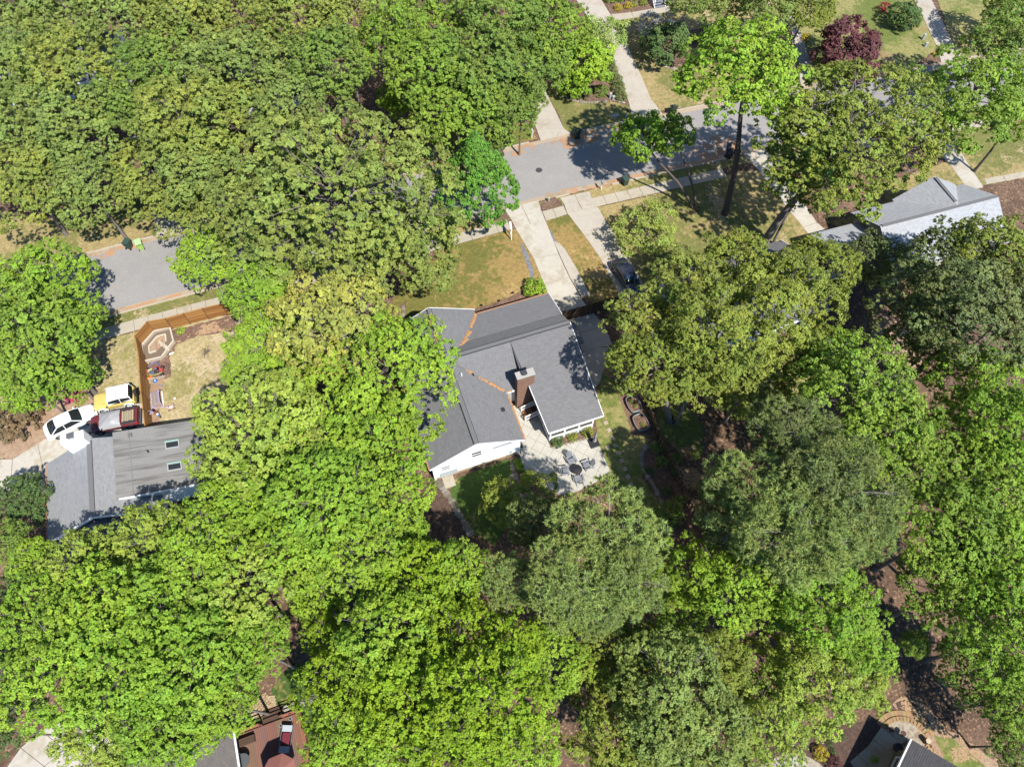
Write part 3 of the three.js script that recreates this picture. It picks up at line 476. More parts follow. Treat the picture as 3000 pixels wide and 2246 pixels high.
// ------------------------------------------------ the house beside the play yard
const H2P = V(-41.11, 0, -23.6), H2A = 18.35 * Math.PI / 180;
const house2 = thing('grey_house', 'house with grey shingle roof, two skylights and white chimney beside the parked cars', 'house', H2P, H2A);
{
  const h = house2, v = V;
  mesh('wall', profileZ([[0.35, 0], [13, 0], [13, 2.4], [6.3, 4.1], [4.75, 4.85], [0.35, 2.7]], 0.35, 5.8), M.white, h);
  mesh('wall', profileZ([[0.36, 0], [9, 0], [9, 2.5], [4.75, 4.84], [0.36, 2.69]], 5.81, 7.0), M.white, h);
  roofSlope(h, [v(0, 2.7, 7.4), v(0, 2.7, 0), v(4.75, 5.0, 0), v(4.75, 5.0, 7.4)], M.shinglePale, 11);
  roofSlope(h, [v(6.35, 4.22, 0), v(6.35, 4.22, 7.4), v(4.75, 5.0, 7.4), v(4.75, 5.0, 0)], M.shinglePale, 12);
  roofSlope(h, [v(9.5, 2.7, 6.05), v(9.5, 2.7, 7.4), v(6.35, 4.22, 7.4), v(6.35, 4.22, 6.05)], M.shinglePale, 13);
  const low = roofSlope(h, [v(13.4, 2.5, -0.45), v(13.4, 2.5, 6.0), v(6.35, 4.22, 6.0), v(6.35, 4.22, -0.45)], M.shinglePale, 14, null, M.membrane);
  mesh('seam', beam(v(7.6, 3.94, -0.4), v(7.6, 3.94, 5.95), 0.06, 0.03), flat(col(150, 148, 144), 0.9), low);
  mesh('ridge_vent', beam(v(4.75, 5.06, 0.3), v(4.75, 5.06, 7.1), 0.4, 0.09), M.cap, h);
  mesh('roof', profileZ([[0.6, 2.5], [4.6, 4.45], [4.75, 4.5], [8.9, 2.5]], 7.42, 9.0), M.deck, h);
  mesh('roof', profileZ([[0.6, 2.4], [4.6, 4.3], [4.6, 4.36], [0.5, 2.46]], 7.45, 9.6), M.cap, h);
  for (const [a, b, w] of [[v(0, 2.62, 7.44), v(4.75, 4.93, 7.44), 0.08], [v(9.5, 2.62, 7.44), v(4.75, 4.93, 7.44), 0.08], [v(6.5, 4.1, 6.05), v(13.4, 2.45, 6.05), 0.1], [v(13.44, 2.45, -0.4), v(13.44, 2.45, 6), 0.08]]) mesh('fascia', beam(a, b, w, 0.2), M.trim, h);
  mesh('gutter', beam(v(-0.06, 2.66, 0), v(-0.06, 2.66, 7.4), 0.12, 0.12), M.gutterRust, h);
  for (const z of [1.75, 3.95]) {
    const y = 3.19, g = mesh('skylight', box(1.15, 0.16, 0.8, 0, 0.04, 0).rotateZ(-0.24).translate(10.9, y, z), flat(col(196, 200, 200), 0.5), h);
    mesh('pane', box(0.98, 0.02, 0.52, 0, 0.13, 0.06).rotateZ(-0.24).translate(10.9, y, z), M.glass, g);
    mesh('flashing', box(1.1, 0.03, 0.2, 0, 0.13, -0.3).rotateZ(-0.24).translate(10.9, y, z), flat(col(176, 206, 196), 0.5), g);
  }
  const ch = mesh('chimney', rbox(1.9, 2.6, 0.85, 3.9, 4.9, 0.15, 0.03), M.white, h);
  mesh('cap', merge([box(0.5, 0.28, 0.42, 3.9, 6.34, 0.15), box(0.58, 0.04, 0.5, 3.9, 6.5, 0.15)]), M.metal, ch);
  mesh('roof_vent', rbox(0.34, 0.14, 0.3, 7.7, 3.98, 0.15), flat(col(130, 128, 130), 0.7), h);
  mesh('vent_pipe', cyl(0.05, 0.05, 0.4, 9.0, 3.72, 2.1), M.black, h);
  const back = mesh('back_porch', merge([box(6.2, 0.08, 2.2, 9.9, 0.4, 7.2), box(0.12, 2.2, 0.12, 9.9, 1.2, 8.2), box(0.12, 2.2, 0.12, 12.9, 1.2, 8.2), box(3.1, 0.1, 0.1, 11.4, 1.2, 8.2)]), flat(col(120, 84, 66), 0.85), h);
}
{ // striped flag on a staff at the corner of that house
  const g = thing('flag', 'striped red and white flag with a blue corner hanging from the grey house eave', 'flag', P(139, 1590, 2.2));
  mesh('staff', bar(V(0.1, -0.1, -0.2), V(-0.75, 0.5, 0.5), 0.02), M.trim, g);
  const cloth = new THREE.Group(); cloth.name = 'cloth'; g.add(cloth); cloth.position.set(-0.35, 0.15, 0.12); cloth.rotation.set(-0.5, -0.6, -0.35);
  for (let i = 0; i < 13; i++) { const y = 0.39 - i * 0.06, m = flat(i % 2 ? col(238, 232, 234) : col(190, 52, 74), 0.8); mesh('stripe', box(i < 7 ? 0.68 : 1.1, 0.06, 0.01, i < 7 ? 0.21 : 0, y, Math.sin(i * 0.7) * 0.03), m, cloth); }
  const canton = mesh('canton', box(0.42, 0.42, 0.014, -0.34, 0.21, 0), flat(col(74, 84, 140), 0.8), cloth);
}
// ------------------------------------------------ pale roofed house by the far driveway
{
  const h = thing('pale_roof_house', 'cream house with pale grey cross-gable roof and an open garage', 'house', V(46.4, 0, -52.2), 17.6 * Math.PI / 180), v = V;
  mesh('wall', profileX([[-3.6, 0], [3.9, 0], [3.9, 2.9], [0.1, 5.0], [-3.6, 2.9]], -8.6, 4.4), M.cream, h);
  mesh('wall', profileZ([[-3.4, 0], [3.4, 0], [3.4, 2.9], [0, 5.0], [-3.4, 2.9]], -4.0, -0.2), M.cream, h);
  roofSlope(h, [v(4.9, 2.9, -4.1), v(-9.2, 2.9, -4.1), v(-9.2, 5.22, 0), v(4.9, 5.22, 0)], M.shingleLight, 21);
  roofSlope(h, [v(-9.2, 2.8, 4.4), v(4.9, 2.8, 4.4), v(4.9, 5.22, 0), v(-9.2, 5.22, 0)], M.shingleLight, 22);
  roofSlope(h, [v(-3.9, 2.95, -0.2), v(-3.9, 2.95, -4.4), v(0, 5.25, -4.4), v(0, 5.25, -0.1)], M.shingleLight, 23);
  roofSlope(h, [v(3.9, 2.95, -4.4), v(3.9, 2.95, -0.2), v(0, 5.25, -0.1), v(0, 5.25, -4.4)], M.shingleLight, 24);
  mesh('ridge_vent', beam(v(0.1, 5.3, -0.6), v(0, 5.3, -4.2), 0.32, 0.07), M.cap, h);
  mesh('ridge_vent', beam(v(-9, 5.27, 0), v(4.8, 5.27, 0), 0.3, 0.07), M.cap, h);
  // open garage to the west
  const gx = -14.2;
  mesh('garage_wall', merge([box(0.12, 2.5, 4.2, gx + 4.4, 1.25, -0.4), box(4.4, 2.5, 0.12, gx + 2.2, 1.25, 1.7), box(4.4, 2.5, 0.12, gx + 2.2, 1.25, -2.5), box(0.12, 2.5, 0.6, gx, 1.25, -2.2), box(0.12, 2.5, 0.6, gx, 1.25, 1.4), box(0.12, 0.45, 4.2, gx, 2.35, -0.4)]), M.cream, h);
  roofSlope(h, [v(gx - 0.3, 2.55, -2.9), v(gx + 5.4, 2.55, -2.9), v(gx + 5.4, 3.5, -0.4), v(gx - 0.3, 3.5, -0.4)], M.shingleLight, 25);
  roofSlope(h, [v(gx + 5.4, 2.55, 2.1), v(gx - 0.3, 2.55, 2.1), v(gx - 0.3, 3.5, -0.4), v(gx + 5.4, 3.5, -0.4)], M.shingleLight, 26);
  mesh('gable_board', profileX([[-2.8, 2.52], [-0.4, 3.44], [2.0, 2.52]], gx + 0.02, gx + 0.1), M.cream, h);
}
// ------------------------------------------------ houses mostly hidden by trees
function simpleHouse(name, label, pos, turn, w, d, ridge, mat, wall, seed, tab = [0.33, 0.16]) {
  const h = thing(name, label, 'house', pos, turn), v = V;
  mesh('wall', profileX([[-d / 2 + 0.4, 0], [d / 2 - 0.4, 0], [d / 2 - 0.4, 2.8], [0, ridge - 0.2], [-d / 2 + 0.4, 2.8]], -w / 2 + 0.4, w / 2 - 0.4), wall, h);
  roofSlope(h, [v(-w / 2, 2.75, d / 2), v(w / 2, 2.75, d / 2), v(w / 2, ridge, 0), v(-w / 2, ridge, 0)], mat, seed, tab);
  roofSlope(h, [v(w / 2, 2.75, -d / 2), v(-w / 2, 2.75, -d / 2), v(-w / 2, ridge, 0), v(w / 2, ridge, 0)], mat, seed + 1, tab);
  mesh('ridge_vent', beam(v(-w / 2 + 0.2, ridge + 0.05, 0), v(w / 2 - 0.2, ridge + 0.05, 0), 0.32, 0.08), M.cap, h);
  mesh('fascia', beam(v(-w / 2, 2.66, d / 2 + 0.03), v(w / 2, 2.66, d / 2 + 0.03), 0.06, 0.2), M.trim, h);
  for (const s of [-1, 1]) for (const k of [-1, 1]) mesh('rake_board', beam(v(s * (w / 2 + 0.03), 2.66, k * d / 2), v(s * (w / 2 + 0.03), ridge - 0.08, 0), 0.06, 0.2), M.trim, h);
  for (const x of [-w / 3.2, 0, w / 3.2]) windowPart(h, x, 1.6, d / 2 - 0.35, 1.0, 1.2);
  return h;
}
simpleHouse('tree_covered_house', 'grey roofed white house almost hidden under olive trees by the dark car driveway', P(2150, 905, 0), 19.7 * Math.PI / 180, 14.5, 9.5, 5.3, M.shingle, M.white, 31);
simpleHouse('woodland_house', 'bluish grey roof showing in patches through the oak woods above the lawn with bins', P(215, 235, 0), 16 * Math.PI / 180, 15, 9, 5.4, M.shinglePale, M.white, 33);
simpleHouse('woodland_house', 'grey roof glimpsed through the canopy behind the large round oak', P(735, 270, 0), 16 * Math.PI / 180, 13, 9, 5.4, M.shinglePale, M.white, 35);
// ------------------------------------------------ brown roof with a timber deck
{
  const h = thing('brown_roof_house', 'brown grey shingle roof with white gutter beside the red timber deck', 'house', V(-20.5, 0, -2.52), 19.9 * Math.PI / 180), v = V;
  mesh('wall', profileZ([[-9.6, 0], [-0.45, 0], [-0.45, 2.9], [-5, 5.0], [-9.6, 2.9]], 0.35, 10), M.cream, h);
  roofSlope(h, [v(0, 3, 10.4), v(0, 3, 0), v(-5, 5.2, 0), v(-5, 5.2, 10.4)], M.shingleBrown, 41);
  roofSlope(h, [v(-10, 3, 0), v(-10, 3, 10.4), v(-5, 5.2, 10.4), v(-5, 5.2, 0)], M.shingleBrown, 42);
  mesh('ridge_vent', beam(v(-5, 5.26, 0.4), v(-5, 5.26, 10), 0.34, 0.08), M.cap, h);
  mesh('gutter', beam(v(0.08, 2.95, 0), v(0.08, 2.95, 10.4), 0.13, 0.13), M.trim, h);
  windowPart(h, -0.4, 1.6, 2.2, 1.4, 1.7, 'x');
  const dk = thing('timber_deck', 'red brown timber deck with railing, steps and loungers beside the brown roof', 'deck', V(-20.5, 0, -2.52), 19.9 * Math.PI / 180);
  for (let i = 0; i < 32; i++) mesh('deck_board', rbox(0.14, 0.04, 6.5, -0.2 + i * 0.148, 0.78, 3.35, 0.008), flat(col(138 + (i * 37 % 20), 98 + (i * 53 % 18), 82 + (i * 29 % 14)), 0.85), dk);
  mesh('frame', merge([box(4.8, 0.22, 0.06, 2.1, 0.62, 0.08), box(0.06, 0.22, 6.5, 4.55, 0.62, 3.35)]), M.brownWood, dk);
  const post = (x, z) => mesh('post', rbox(0.11, 1.85, 0.11, x, 0.92, z), flat(col(170, 104, 78), 0.8), dk);
  for (const x of [-0.2, 1.5, 3.2, 4.5]) post(x, 0.02);
  for (const z of [1.4, 2.8, 4.2, 5.6]) post(4.52, z);
  for (const y of [1.0, 1.4, 1.78]) { mesh('rail', box(1.75, 0.06, 0.07, 0.65, y, 0.02), flat(col(178, 112, 84), 0.8), dk); mesh('rail', box(1.35, 0.06, 0.07, 3.85, y, 0.02), flat(col(178, 112, 84), 0.8), dk); mesh('rail', box(0.07, 0.06, 5.7, 4.52, y, 2.85), flat(col(178, 112, 84), 0.8), dk); }
  for (let i = 0; i < 3; i++) mesh('step', box(1.6, 0.05, 0.3, 2.35, 0.58 - i * 0.19, -0.2 - i * 0.3), M.brownWood, dk);
}
{ // patterned block path leading to that deck
  const g = struct(new THREE.Group()); g.name = 'block_path'; scene.add(g);
  const r = rng(9), a = P(772, 2040), b = P(806, 2036), c = P(820, 2110), d = P(765, 2118), n = 16, mats = [col(214, 184, 142), col(204, 172, 128), col(222, 196, 158)].map((q) => flat(q, 0.9));
  for (let i = 0; i < n; i++) for (let k = 0; k < 7; k++) { const L = (u, w) => a.clone().lerp(b, u).lerp(d.clone().lerp(c, u), w), o = (i % 2) * 0.07; mesh('block', prism(inset([L(Math.max(0, k / 7 - o), i / n), L((k + 1) / 7 - o, i / n), L((k + 1) / 7 - o, (i + 1) / n), L(Math.max(0, k / 7 - o), (i + 1) / n)], 0.008), -0.02, 0.05, 0.006), mats[Math.floor(r() * 3)], g); }
  const g2 = struct(new THREE.Group()); g2.name = 'block_path'; g2.name = 'block_path_001'; scene.add(g2);
  const a2 = P(730, 2080), b2 = P(775, 2030);
  for (let i = 0; i < 16; i++) for (let k = 0; k < 5; k++) { const t = i / 16, p = a2.clone().lerp(b2, t), q = V(0.55, 0, 0.5).multiplyScalar(k * 0.3), c0 = p.add(q); mesh('block', box(0.26, 0.06, 0.14).rotateY(0.8 + (i % 2) * 0.02).translate(c0.x + (i % 2) * 0.08, 0.03, c0.z), mats[Math.floor(r() * 3)], g2); }
}
// ------------------------------------------------ dark roof at the flagstone garden
{
  const h = thing('dark_roof_house', 'corner of a dark shingle roof with white edge over a paved yard', 'house', V(29.83, 0, -2.32), -38 * Math.PI / 180), v = V;
  mesh('wall', box(9, 2.8, 8, 4.9, 1.4, 4.5), M.olive, h);
  roofSlope(h, [v(0, 2.95, 9), v(0, 2.95, 0), v(4.5, 4.7, 0), v(4.5, 4.7, 9)], M.shingleDark, 51);
  roofSlope(h, [v(9, 2.95, 0), v(9, 2.95, 9), v(4.5, 4.7, 9), v(4.5, 4.7, 0)], M.shingleDark, 52);
  mesh('gable', profileZ([[0.4, 2.75], [4.5, 4.55], [8.8, 2.75]], 0.5, 0.6), M.olive, h);
  mesh('fascia', box(0.1, 0.2, 9, -0.05, 2.9, 4.5), M.trim, h);
  windowPart(h, 0.38, 1.5, 2.0, 1.6, 1.2, '-x');
}
// ---------------------------------------------------------------- fences
{ // cedar privacy fence with boards laid lengthwise between posts
  const g = thing('cedar_fence', 'tall orange brown cedar board fence around the straw-coloured play yard', 'fence', V(0, 0, 0));
  const foot = [[452.5, 1295], [444, 1225], [437.5, 1175], [432.4, 1116.4], [430, 1069.4], [418.5, 1013.2], [454, 972.4], [506.3, 963.2], [557.9, 948.5], [612, 934], [666, 921], [722, 908]].map(([u, v]) => P(u, v));
  const r = rng(5), tones = [col(184, 130, 66), col(170, 116, 56), col(196, 144, 80), col(158, 106, 52), col(178, 122, 60)].map((c) => flat(c, 0.8));
  foot.forEach((p, i) => {
    mesh('post', rbox(0.11, 1.95, 0.11, p.x, 0.97, p.z), flat(col(128, 86, 48), 0.85), g);
    if (i + 1 === foot.length) return;
    const q = foot[i + 1], n = 12, out = V(-(q.z - p.z), 0, q.x - p.x).normalize().multiplyScalar(0.03);
    for (let k = 0; k < n; k++) { const y = 0.1 + (k + 0.5) * 0.148, a = p.clone().add(out).setY(y), b = q.clone().add(out).setY(y + (r() - 0.5) * 0.006); mesh('board', beam(a, b, 0.02 + r() * 0.012, 0.138), tones[Math.floor(r() * 5)], g); }
    mesh('cap_rail', beam(p.clone().setY(1.92), q.clone().setY(1.92), 0.1, 0.03), tones[2], g);
  });
}
function picketFence(label, pts, height, w, gap, tones, zig) {
  const g = thing('picket_fence', label, 'fence', V(0, 0, 0)), r = rng(pts.length * 13 + 1);
  for (let i = 0; i + 1 < pts.length; i++) {
    const a = pts[i], b = pts[i + 1], L = a.distanceTo(b), e = b.clone().sub(a).normalize(), out = V(-e.z, 0, e.x), n = Math.floor(L / (w + gap));
    mesh('post', rbox(0.1, height, 0.1, a.x, height / 2, a.z), tones[0], g);
    for (const y of [0.35, height - 0.35]) mesh('rail', beam(a.clone().setY(y), b.clone().setY(y), 0.05, 0.09), tones[0], g);
    for (let k = 0; k < n; k++) {
      const c = a.clone().addScaledVector(e, (k + 0.5) * (w + gap)).addScaledVector(out, zig ? (k % 2 ? 0.07 : -0.07) : 0.05), hh = height + (r() - 0.5) * 0.05;
      const s = new THREE.Shape([[-w / 2, 0], [w / 2, 0], [w / 2, hh - 0.06], [w / 4, hh], [-w / 4, hh], [-w / 2, hh - 0.06]].map((p) => new THREE.Vector2(...p)));
      mesh('picket', new THREE.ExtrudeGeometry(s, { depth: 0.02, bevelEnabled: false }).rotateY(Math.atan2(-e.z, e.x)).translate(c.x, 0, c.z), tones[Math.floor(r() * tones.length)], g);
    }
  }
  return g;
}
const darkTones = [col(96, 68, 48), col(112, 80, 56), col(84, 60, 44), col(124, 90, 62)].map((c) => flat(c, 0.85));
picketFence('dark brown dog-eared picket fence across the driveway end by the white house', [HL(16.4, -12.45), HL(18.8, -12.4), HL(21.2, -12.35), HL(23.6, -12.3)], 1.8, 0.135, 0.012, darkTones, false);
picketFence('weathered brown shadowbox fence along the mulch bed beyond the stepping stones', px([[1888, 1170], [1906, 1230], [1922, 1275], [1945, 1325], [1968, 1375], [1990, 1425], [2012, 1475], [2040, 1535], [2066, 1600]]), 1.5, 0.135, 0.08, [col(132, 104, 70), col(116, 90, 62), col(150, 120, 84)].map((c) => flat(c, 0.85)), true);

// ---------------------------------------------------------------- patio things
const PH = 0.05;
{
  const fp = thing('fire_pit', 'black round covered fire pit on the patio between grey chairs', 'fire pit', P(1689, 1380, PH));
  mesh('bowl', new THREE.LatheGeometry([[0.05, 0], [0.3, 0.02], [0.42, 0.3], [0.46, 0.42], [0.46, 0.47], [0.0, 0.5]].map((p) => new THREE.Vector2(...p)), 32), flat(col(34, 34, 40), 0.6), fp);
  mesh('rim', new THREE.TorusGeometry(0.46, 0.03, 8, 32).rotateX(Math.PI / 2).translate(0, 0.46, 0), M.black, fp);
  const grey = flat(col(150, 154, 164), 0.65);
  function chair(name, label, pos, turn, group) {
    const c = thing(name, label, 'chair', pos, turn, group);
    for (let i = 0; i < 5; i++) mesh('back_slat', rbox(0.1, 0.85 - Math.abs(i - 2) * 0.08, 0.025, (i - 2) * 0.115, 0.68 - Math.abs(i - 2) * 0.03, 0).rotateX(-0.42).translate(0, 0, -0.12), grey, c);
    for (let i = 0; i < 5; i++) mesh('seat_slat', rbox(0.56, 0.025, 0.095, 0, 0.36 - i * 0.016 + 0.0, 0.42 - i * 0.11).translate(0, (i - 4) * -0.0, 0), grey, c);
    for (const s of [-1, 1]) { mesh('arm', rbox(0.13, 0.03, 0.72, s * 0.37, 0.55, 0.12), grey, c); mesh('leg', rbox(0.06, 0.55, 0.08, s * 0.33, 0.275, 0.42), grey, c); mesh('leg', beam(V(s * 0.31, 0.36, 0.4), V(s * 0.31, 0.04, -0.5), 0.04, 0.09), grey, c); }
    return c;
  }
  const tp = P(1689, 1380, PH), spots = [[1672, 1348], [1724, 1366], [1652, 1384], [1697, 1410]];
  const faces = spots.map(([u, v]) => { const p = P(u, v, PH), d = tp.clone().sub(p); return [p, Math.atan2(d.x, d.z)]; });
  const c0 = chair('adirondack_chair', 'grey slatted adirondack chair with low arms at the fire pit', faces[0][0], faces[0][1], 'grey chairs around the fire pit');
  faces.slice(1).forEach(([p, a]) => dup(c0, p, a));
  // folded umbrella
  const u = thing('patio_umbrella', 'closed grey patio umbrella on a black base at the patio edge', 'umbrella', P(1740, 1298, PH));
  mesh('base', rbox(0.95, 0.14, 0.95, 0, 0.07, 0, 0.06).rotateY(0.35), flat(col(44, 46, 52), 0.6), u);
  mesh('pole', cyl(0.03, 0.03, 2.2, 0, 1.2, 0), M.metal, u);
  const folds = []; for (let i = 0; i < 18; i++) { const a = i / 18 * Math.PI * 2, k = i % 2 ? 1 : 0.62; folds.push([a, k]); }
  const pos = [], idx = [], rows = [[0.55, 0.2], [0.9, 0.17], [1.3, 0.13], [1.7, 0.14], [2.0, 0.1], [2.3, 0.03]];
  rows.forEach(([y, rr]) => folds.forEach(([a, k]) => pos.push(Math.cos(a) * rr * k, y, Math.sin(a) * rr * k)));
  for (let j = 0; j < rows.length - 1; j++) for (let i = 0; i < 18; i++) { const a = j * 18 + i, b = j * 18 + (i + 1) % 18; idx.push(a, a + 18, b, b, a + 18, b + 18); }
  const ug = new THREE.BufferGeometry(); ug.setAttribute('position', new THREE.Float32BufferAttribute(pos, 3)); ug.setIndex(idx); ug.computeVertexNormals();
  mesh('canopy', ug, flat(col(190, 186, 180), 0.9), u);
  mesh('strap', new THREE.TorusGeometry(0.115, 0.02, 6, 16).rotateX(Math.PI / 2).translate(0, 1.3, 0), M.dark, u);
  // reel by the wall
  const hr = thing('hose_reel', 'dark hose reel standing against the white wall by the patio', 'hose reel', HL(8.55, -0.62, PH), H1A);
  mesh('drum', new THREE.TorusGeometry(0.2, 0.07, 8, 20).rotateY(Math.PI / 2).translate(0, 0.32, 0), flat(col(92, 92, 80), 0.7), hr);
  mesh('stand', merge([box(0.05, 0.5, 0.05, 0, 0.25, -0.24), box(0.05, 0.5, 0.05, 0, 0.25, 0.24), box(0.3, 0.04, 0.5, 0, 0.02, 0)]), M.dark, hr);
}
// stepping stones in the side lawn, each a stone
{
  const m = flat(col(206, 188, 164), 0.9), list = [[1775, 1238], [1785, 1259], [1793, 1282], [1803, 1304], [1812, 1327], [1822, 1349], [1831, 1373], [1840, 1396], [1849, 1419], [1781, 1310]];
  list.forEach(([u, v], i) => { const o = mesh('stepping_stone', rbox(0.4, 0.05, 0.4, 0, 0, 0, 0.02), m); o.position.copy(P(u, v, 0.04)); o.rotation.y = 0.35 + (i * 7 % 5) * 0.06; tag(o, i === 9 ? 'single tan square stone between the stepping path and the patio' : 'tan square stepping stone in the row across the side lawn', 'stepping stone', i === 9 ? undefined : 'stepping stones across the side lawn'); });
}
// raised garden beds of corrugated metal
function ringBed(name, label, pos, outline, hgt, mat) {
  const g = thing(name, label, 'planter', pos), pts = outline.map(([x, z]) => V(x, 0, z)), cv = new THREE.CatmullRomCurve3(pts, true), n = 48, p3 = [], idx = [];
  const wall = [];
  for (const [y, k] of [[0, 1], [hgt, 1], [hgt, 0.93], [0.02, 0.93]]) for (let i = 0; i < n; i++) { const q = cv.getPointAt(i / n), w = y && k === 1 ? 1 : 1; p3.push(q.x * k * w, y, q.z * k * w); }
  for (let j = 0; j < 3; j++) for (let i = 0; i < n; i++) { const a = j * n + i, b = j * n + (i + 1) % n; idx.push(a, b, a + n, b, b + n, a + n); }
  const wg = new THREE.BufferGeometry(); wg.setAttribute('position', new THREE.Float32BufferAttribute(p3, 3)); wg.setIndex(idx); wg.computeVertexNormals();
  mesh('wall', wg, mat, g);
  mesh('rim', new THREE.TubeGeometry(new THREE.CatmullRomCurve3(cv.getPoints(40).slice(0, -1).map((q) => q.clone().multiplyScalar(0.97).setY(hgt)), true), 60, 0.035, 6, true), flat(col(196, 202, 206), 0.4, { metalness: 0.4 }), g);
  const so = mesh('soil', new THREE.ShapeGeometry(new THREE.Shape(cv.getPoints(40).map((q) => new THREE.Vector2(q.x * 0.93, -q.z * 0.93)))).rotateX(-Math.PI / 2).translate(0, hgt - 0.1, 0), MAT.mulch, g);
  return g;
}
{
  const circ = (r) => Array.from({ length: 12 }, (_, i) => [Math.cos(i / 12 * Math.PI * 2) * r, Math.sin(i / 12 * Math.PI * 2) * r]), rr = (w, d) => [[-w, -d * 0.6], [-w * 0.75, -d], [w * 0.75, -d], [w, -d * 0.6], [w, d * 0.6], [w * 0.75, d], [-w * 0.75, d], [-w, d * 0.6]];
  const gm = flat(col(108, 120, 124), 0.45, { metalness: 0.3 });
  ringBed('round_planter', 'round metal raised bed beside the end of the curved side slab', P(1812, 1104), circ(0.62), 0.45, gm);
  ringBed('round_planter', 'round metal raised bed next to the oblong planter', P(1832, 1134), circ(0.62), 0.45, gm);
  const o1 = ringBed('oblong_planter', 'oblong metal raised bed with seedlings next to the round planters', P(1855, 1188), rr(0.6, 0.8), 0.45, gm); o1.rotation.y = 0.35;
  const o2 = ringBed('oblong_planter', 'oblong metal raised bed at the fence with a green hose below it', P(1876, 1242), rr(0.62, 0.8), 0.45, gm); o2.rotation.y = 0.35;
  const hs = mesh('garden_hose', tube(px([[1862, 1268], [1880, 1266], [1895, 1262], [1905, 1255], [1915, 1252], [1908, 1245]]).map((p) => p.setY(0.07)), 0.025, 6, 50), flat(col(70, 140, 96), 0.5)); tag(hs, 'green garden hose lying below the oblong raised bed', 'hose');
}
// rough stones, each its own
function stones(name, label, cat, list, group, seed, size = 0.22, tone = [176, 164, 146]) {
  const r = rng(seed), geos = [0, 1, 2].map(() => { const g = new THREE.DodecahedronGeometry(1, 1), p = g.attributes.position, m = new Map(); for (let i = 0; i < p.count; i++) { const k = [p.getX(i), p.getY(i), p.getZ(i)].map((q) => q.toFixed(3)).join(); if (!m.has(k)) m.set(k, 0.75 + r() * 0.45); p.setXYZ(i, p.getX(i) * m.get(k), p.getY(i) * m.get(k) * 0.55, p.getZ(i) * m.get(k)); } g.computeVertexNormals(); return g; });
  const mats = [0, 1, 2].map((k) => flat(col(tone[0] - k * 20, tone[1] - k * 20, tone[2] - k * 22), 0.95));
  list.forEach(([u, v]) => { const o = mesh(name, geos[Math.floor(r() * 3)], mats[Math.floor(r() * 3)]), s = size * (0.75 + r() * 0.6); o.position.copy(P(u, v, 0.06)); o.scale.set(s, s * 0.8, s * (0.7 + r() * 0.4)); o.rotation.y = r() * 6; tag(o, label, cat, group); });
}
const along = (pts, n) => { const c = new THREE.CatmullRomCurve3(pts.map(([u, v]) => V(u, v, 0))); return c.getSpacedPoints(n).map((p) => [p.x, p.y]); };
stones('edging_stone', 'grey edging stone in the curved border beside the back lawn', 'stone', [...along([[1500, 1350], [1504, 1375], [1512, 1398], [1526, 1415], [1545, 1432]], 20)], 'stones edging the patio bed', 1);
stones('edging_stone', 'pale flat stone around the small bed of the back lawn', 'stone', [...along([[1508, 1390], [1498, 1405], [1502, 1430], [1515, 1448], [1535, 1450], [1550, 1440]], 16)], 'stones around the small back bed', 2, 0.26, [196, 180, 158]);
stones('edging_stone', 'large grey stone lining the dark mulch below the white gable', 'stone', [...along([[1284, 1412], [1296, 1428], [1312, 1452], [1328, 1475], [1340, 1500], [1360, 1530], [1376, 1560]], 18)], 'stones lining the dark mulch', 3, 0.3, [170, 160, 146]);
stones('edging_stone', 'small stone along the planting bed of the porch', 'stone', along([[1620, 1310], [1664, 1298], [1700, 1288], [1740, 1280]], 12), 'stones along the porch bed', 4, 0.14, [200, 184, 160]);
stones('edging_stone', 'stone in the curved border of the fenced mulch bed', 'stone', along([[1918, 1297], [1885, 1318], [1882, 1360], [1893, 1390], [1905, 1405], [1925, 1440], [1940, 1475]], 26), 'stones bordering the fenced bed', 5, 0.2, [188, 178, 162]);
stones('edging_stone', 'pale border stone round the garden bed across the street', 'stone', [...along([[1612, 205], [1628, 255], [1660, 285], [1710, 299], [1775, 297]], 26), ...along([[1795, 290], [1828, 300]], 5)], 'stones round the garden across the street', 6, 0.2, [200, 190, 172]);
stones('edging_stone', 'pale border stone round the shaded bed below the front steps', 'stone', along([[1906, 120], [1906, 145], [1930, 180], [1965, 198], [2025, 205]], 20), 'stones round the shaded bed', 7, 0.22, [206, 192, 176]);
stones('edging_stone', 'grey stone at the corner of the front bed', 'stone', along([[1180, 900], [1182, 920], [1178, 940]], 6), 'stones at the front bed corner', 8, 0.22);

// ---------------------------------------------------------------- street things
{
  const s = thing('sign_post', 'white yard sign post with a cross arm beside the driveway', 'sign', P(1498, 702));
  mesh('post', rbox(0.1, 1.95, 0.1, 0, 0.97, 0), M.trim, s);
  mesh('arm', rbox(0.22, 0.09, 1.1, -0.02, 1.78, -0.5).rotateY(0.12), M.trim, s);
  mesh('panel', rbox(0.03, 0.55, 0.75, -0.05, 1.38, -0.55).rotateY(0.12), M.trim, s);
  mesh('brace', bar(V(-0.1, 0.0, -0.75), V(-0.06, 1.7, -0.8), 0.04), M.trim, s);
}
function mailbox(label, pos, turn, c) {
  const g = thing('mailbox', label, 'mailbox', pos, turn);
  mesh('post', rbox(0.1, 1.1, 0.1, 0, 0.55, 0), M.trim, g);
  mesh('box', merge([box(0.2, 0.14, 0.5, 0, 1.16, 0.1), new THREE.CylinderGeometry(0.1, 0.1, 0.5, 12, 1, false, -Math.PI / 2, Math.PI).rotateX(-Math.PI / 2).rotateZ(0).translate(0, 1.23, 0.1)]), flat(c, 0.5), g);
  mesh('flag', box(0.02, 0.16, 0.06, 0.12, 1.28, 0.2), flat(col(170, 60, 50), 0.6), g);
  return g;
}
mailbox('white mailbox on a post at the kerb below the shaggy oak across the street', P(1558, 404), 0.3, col(240, 240, 240));
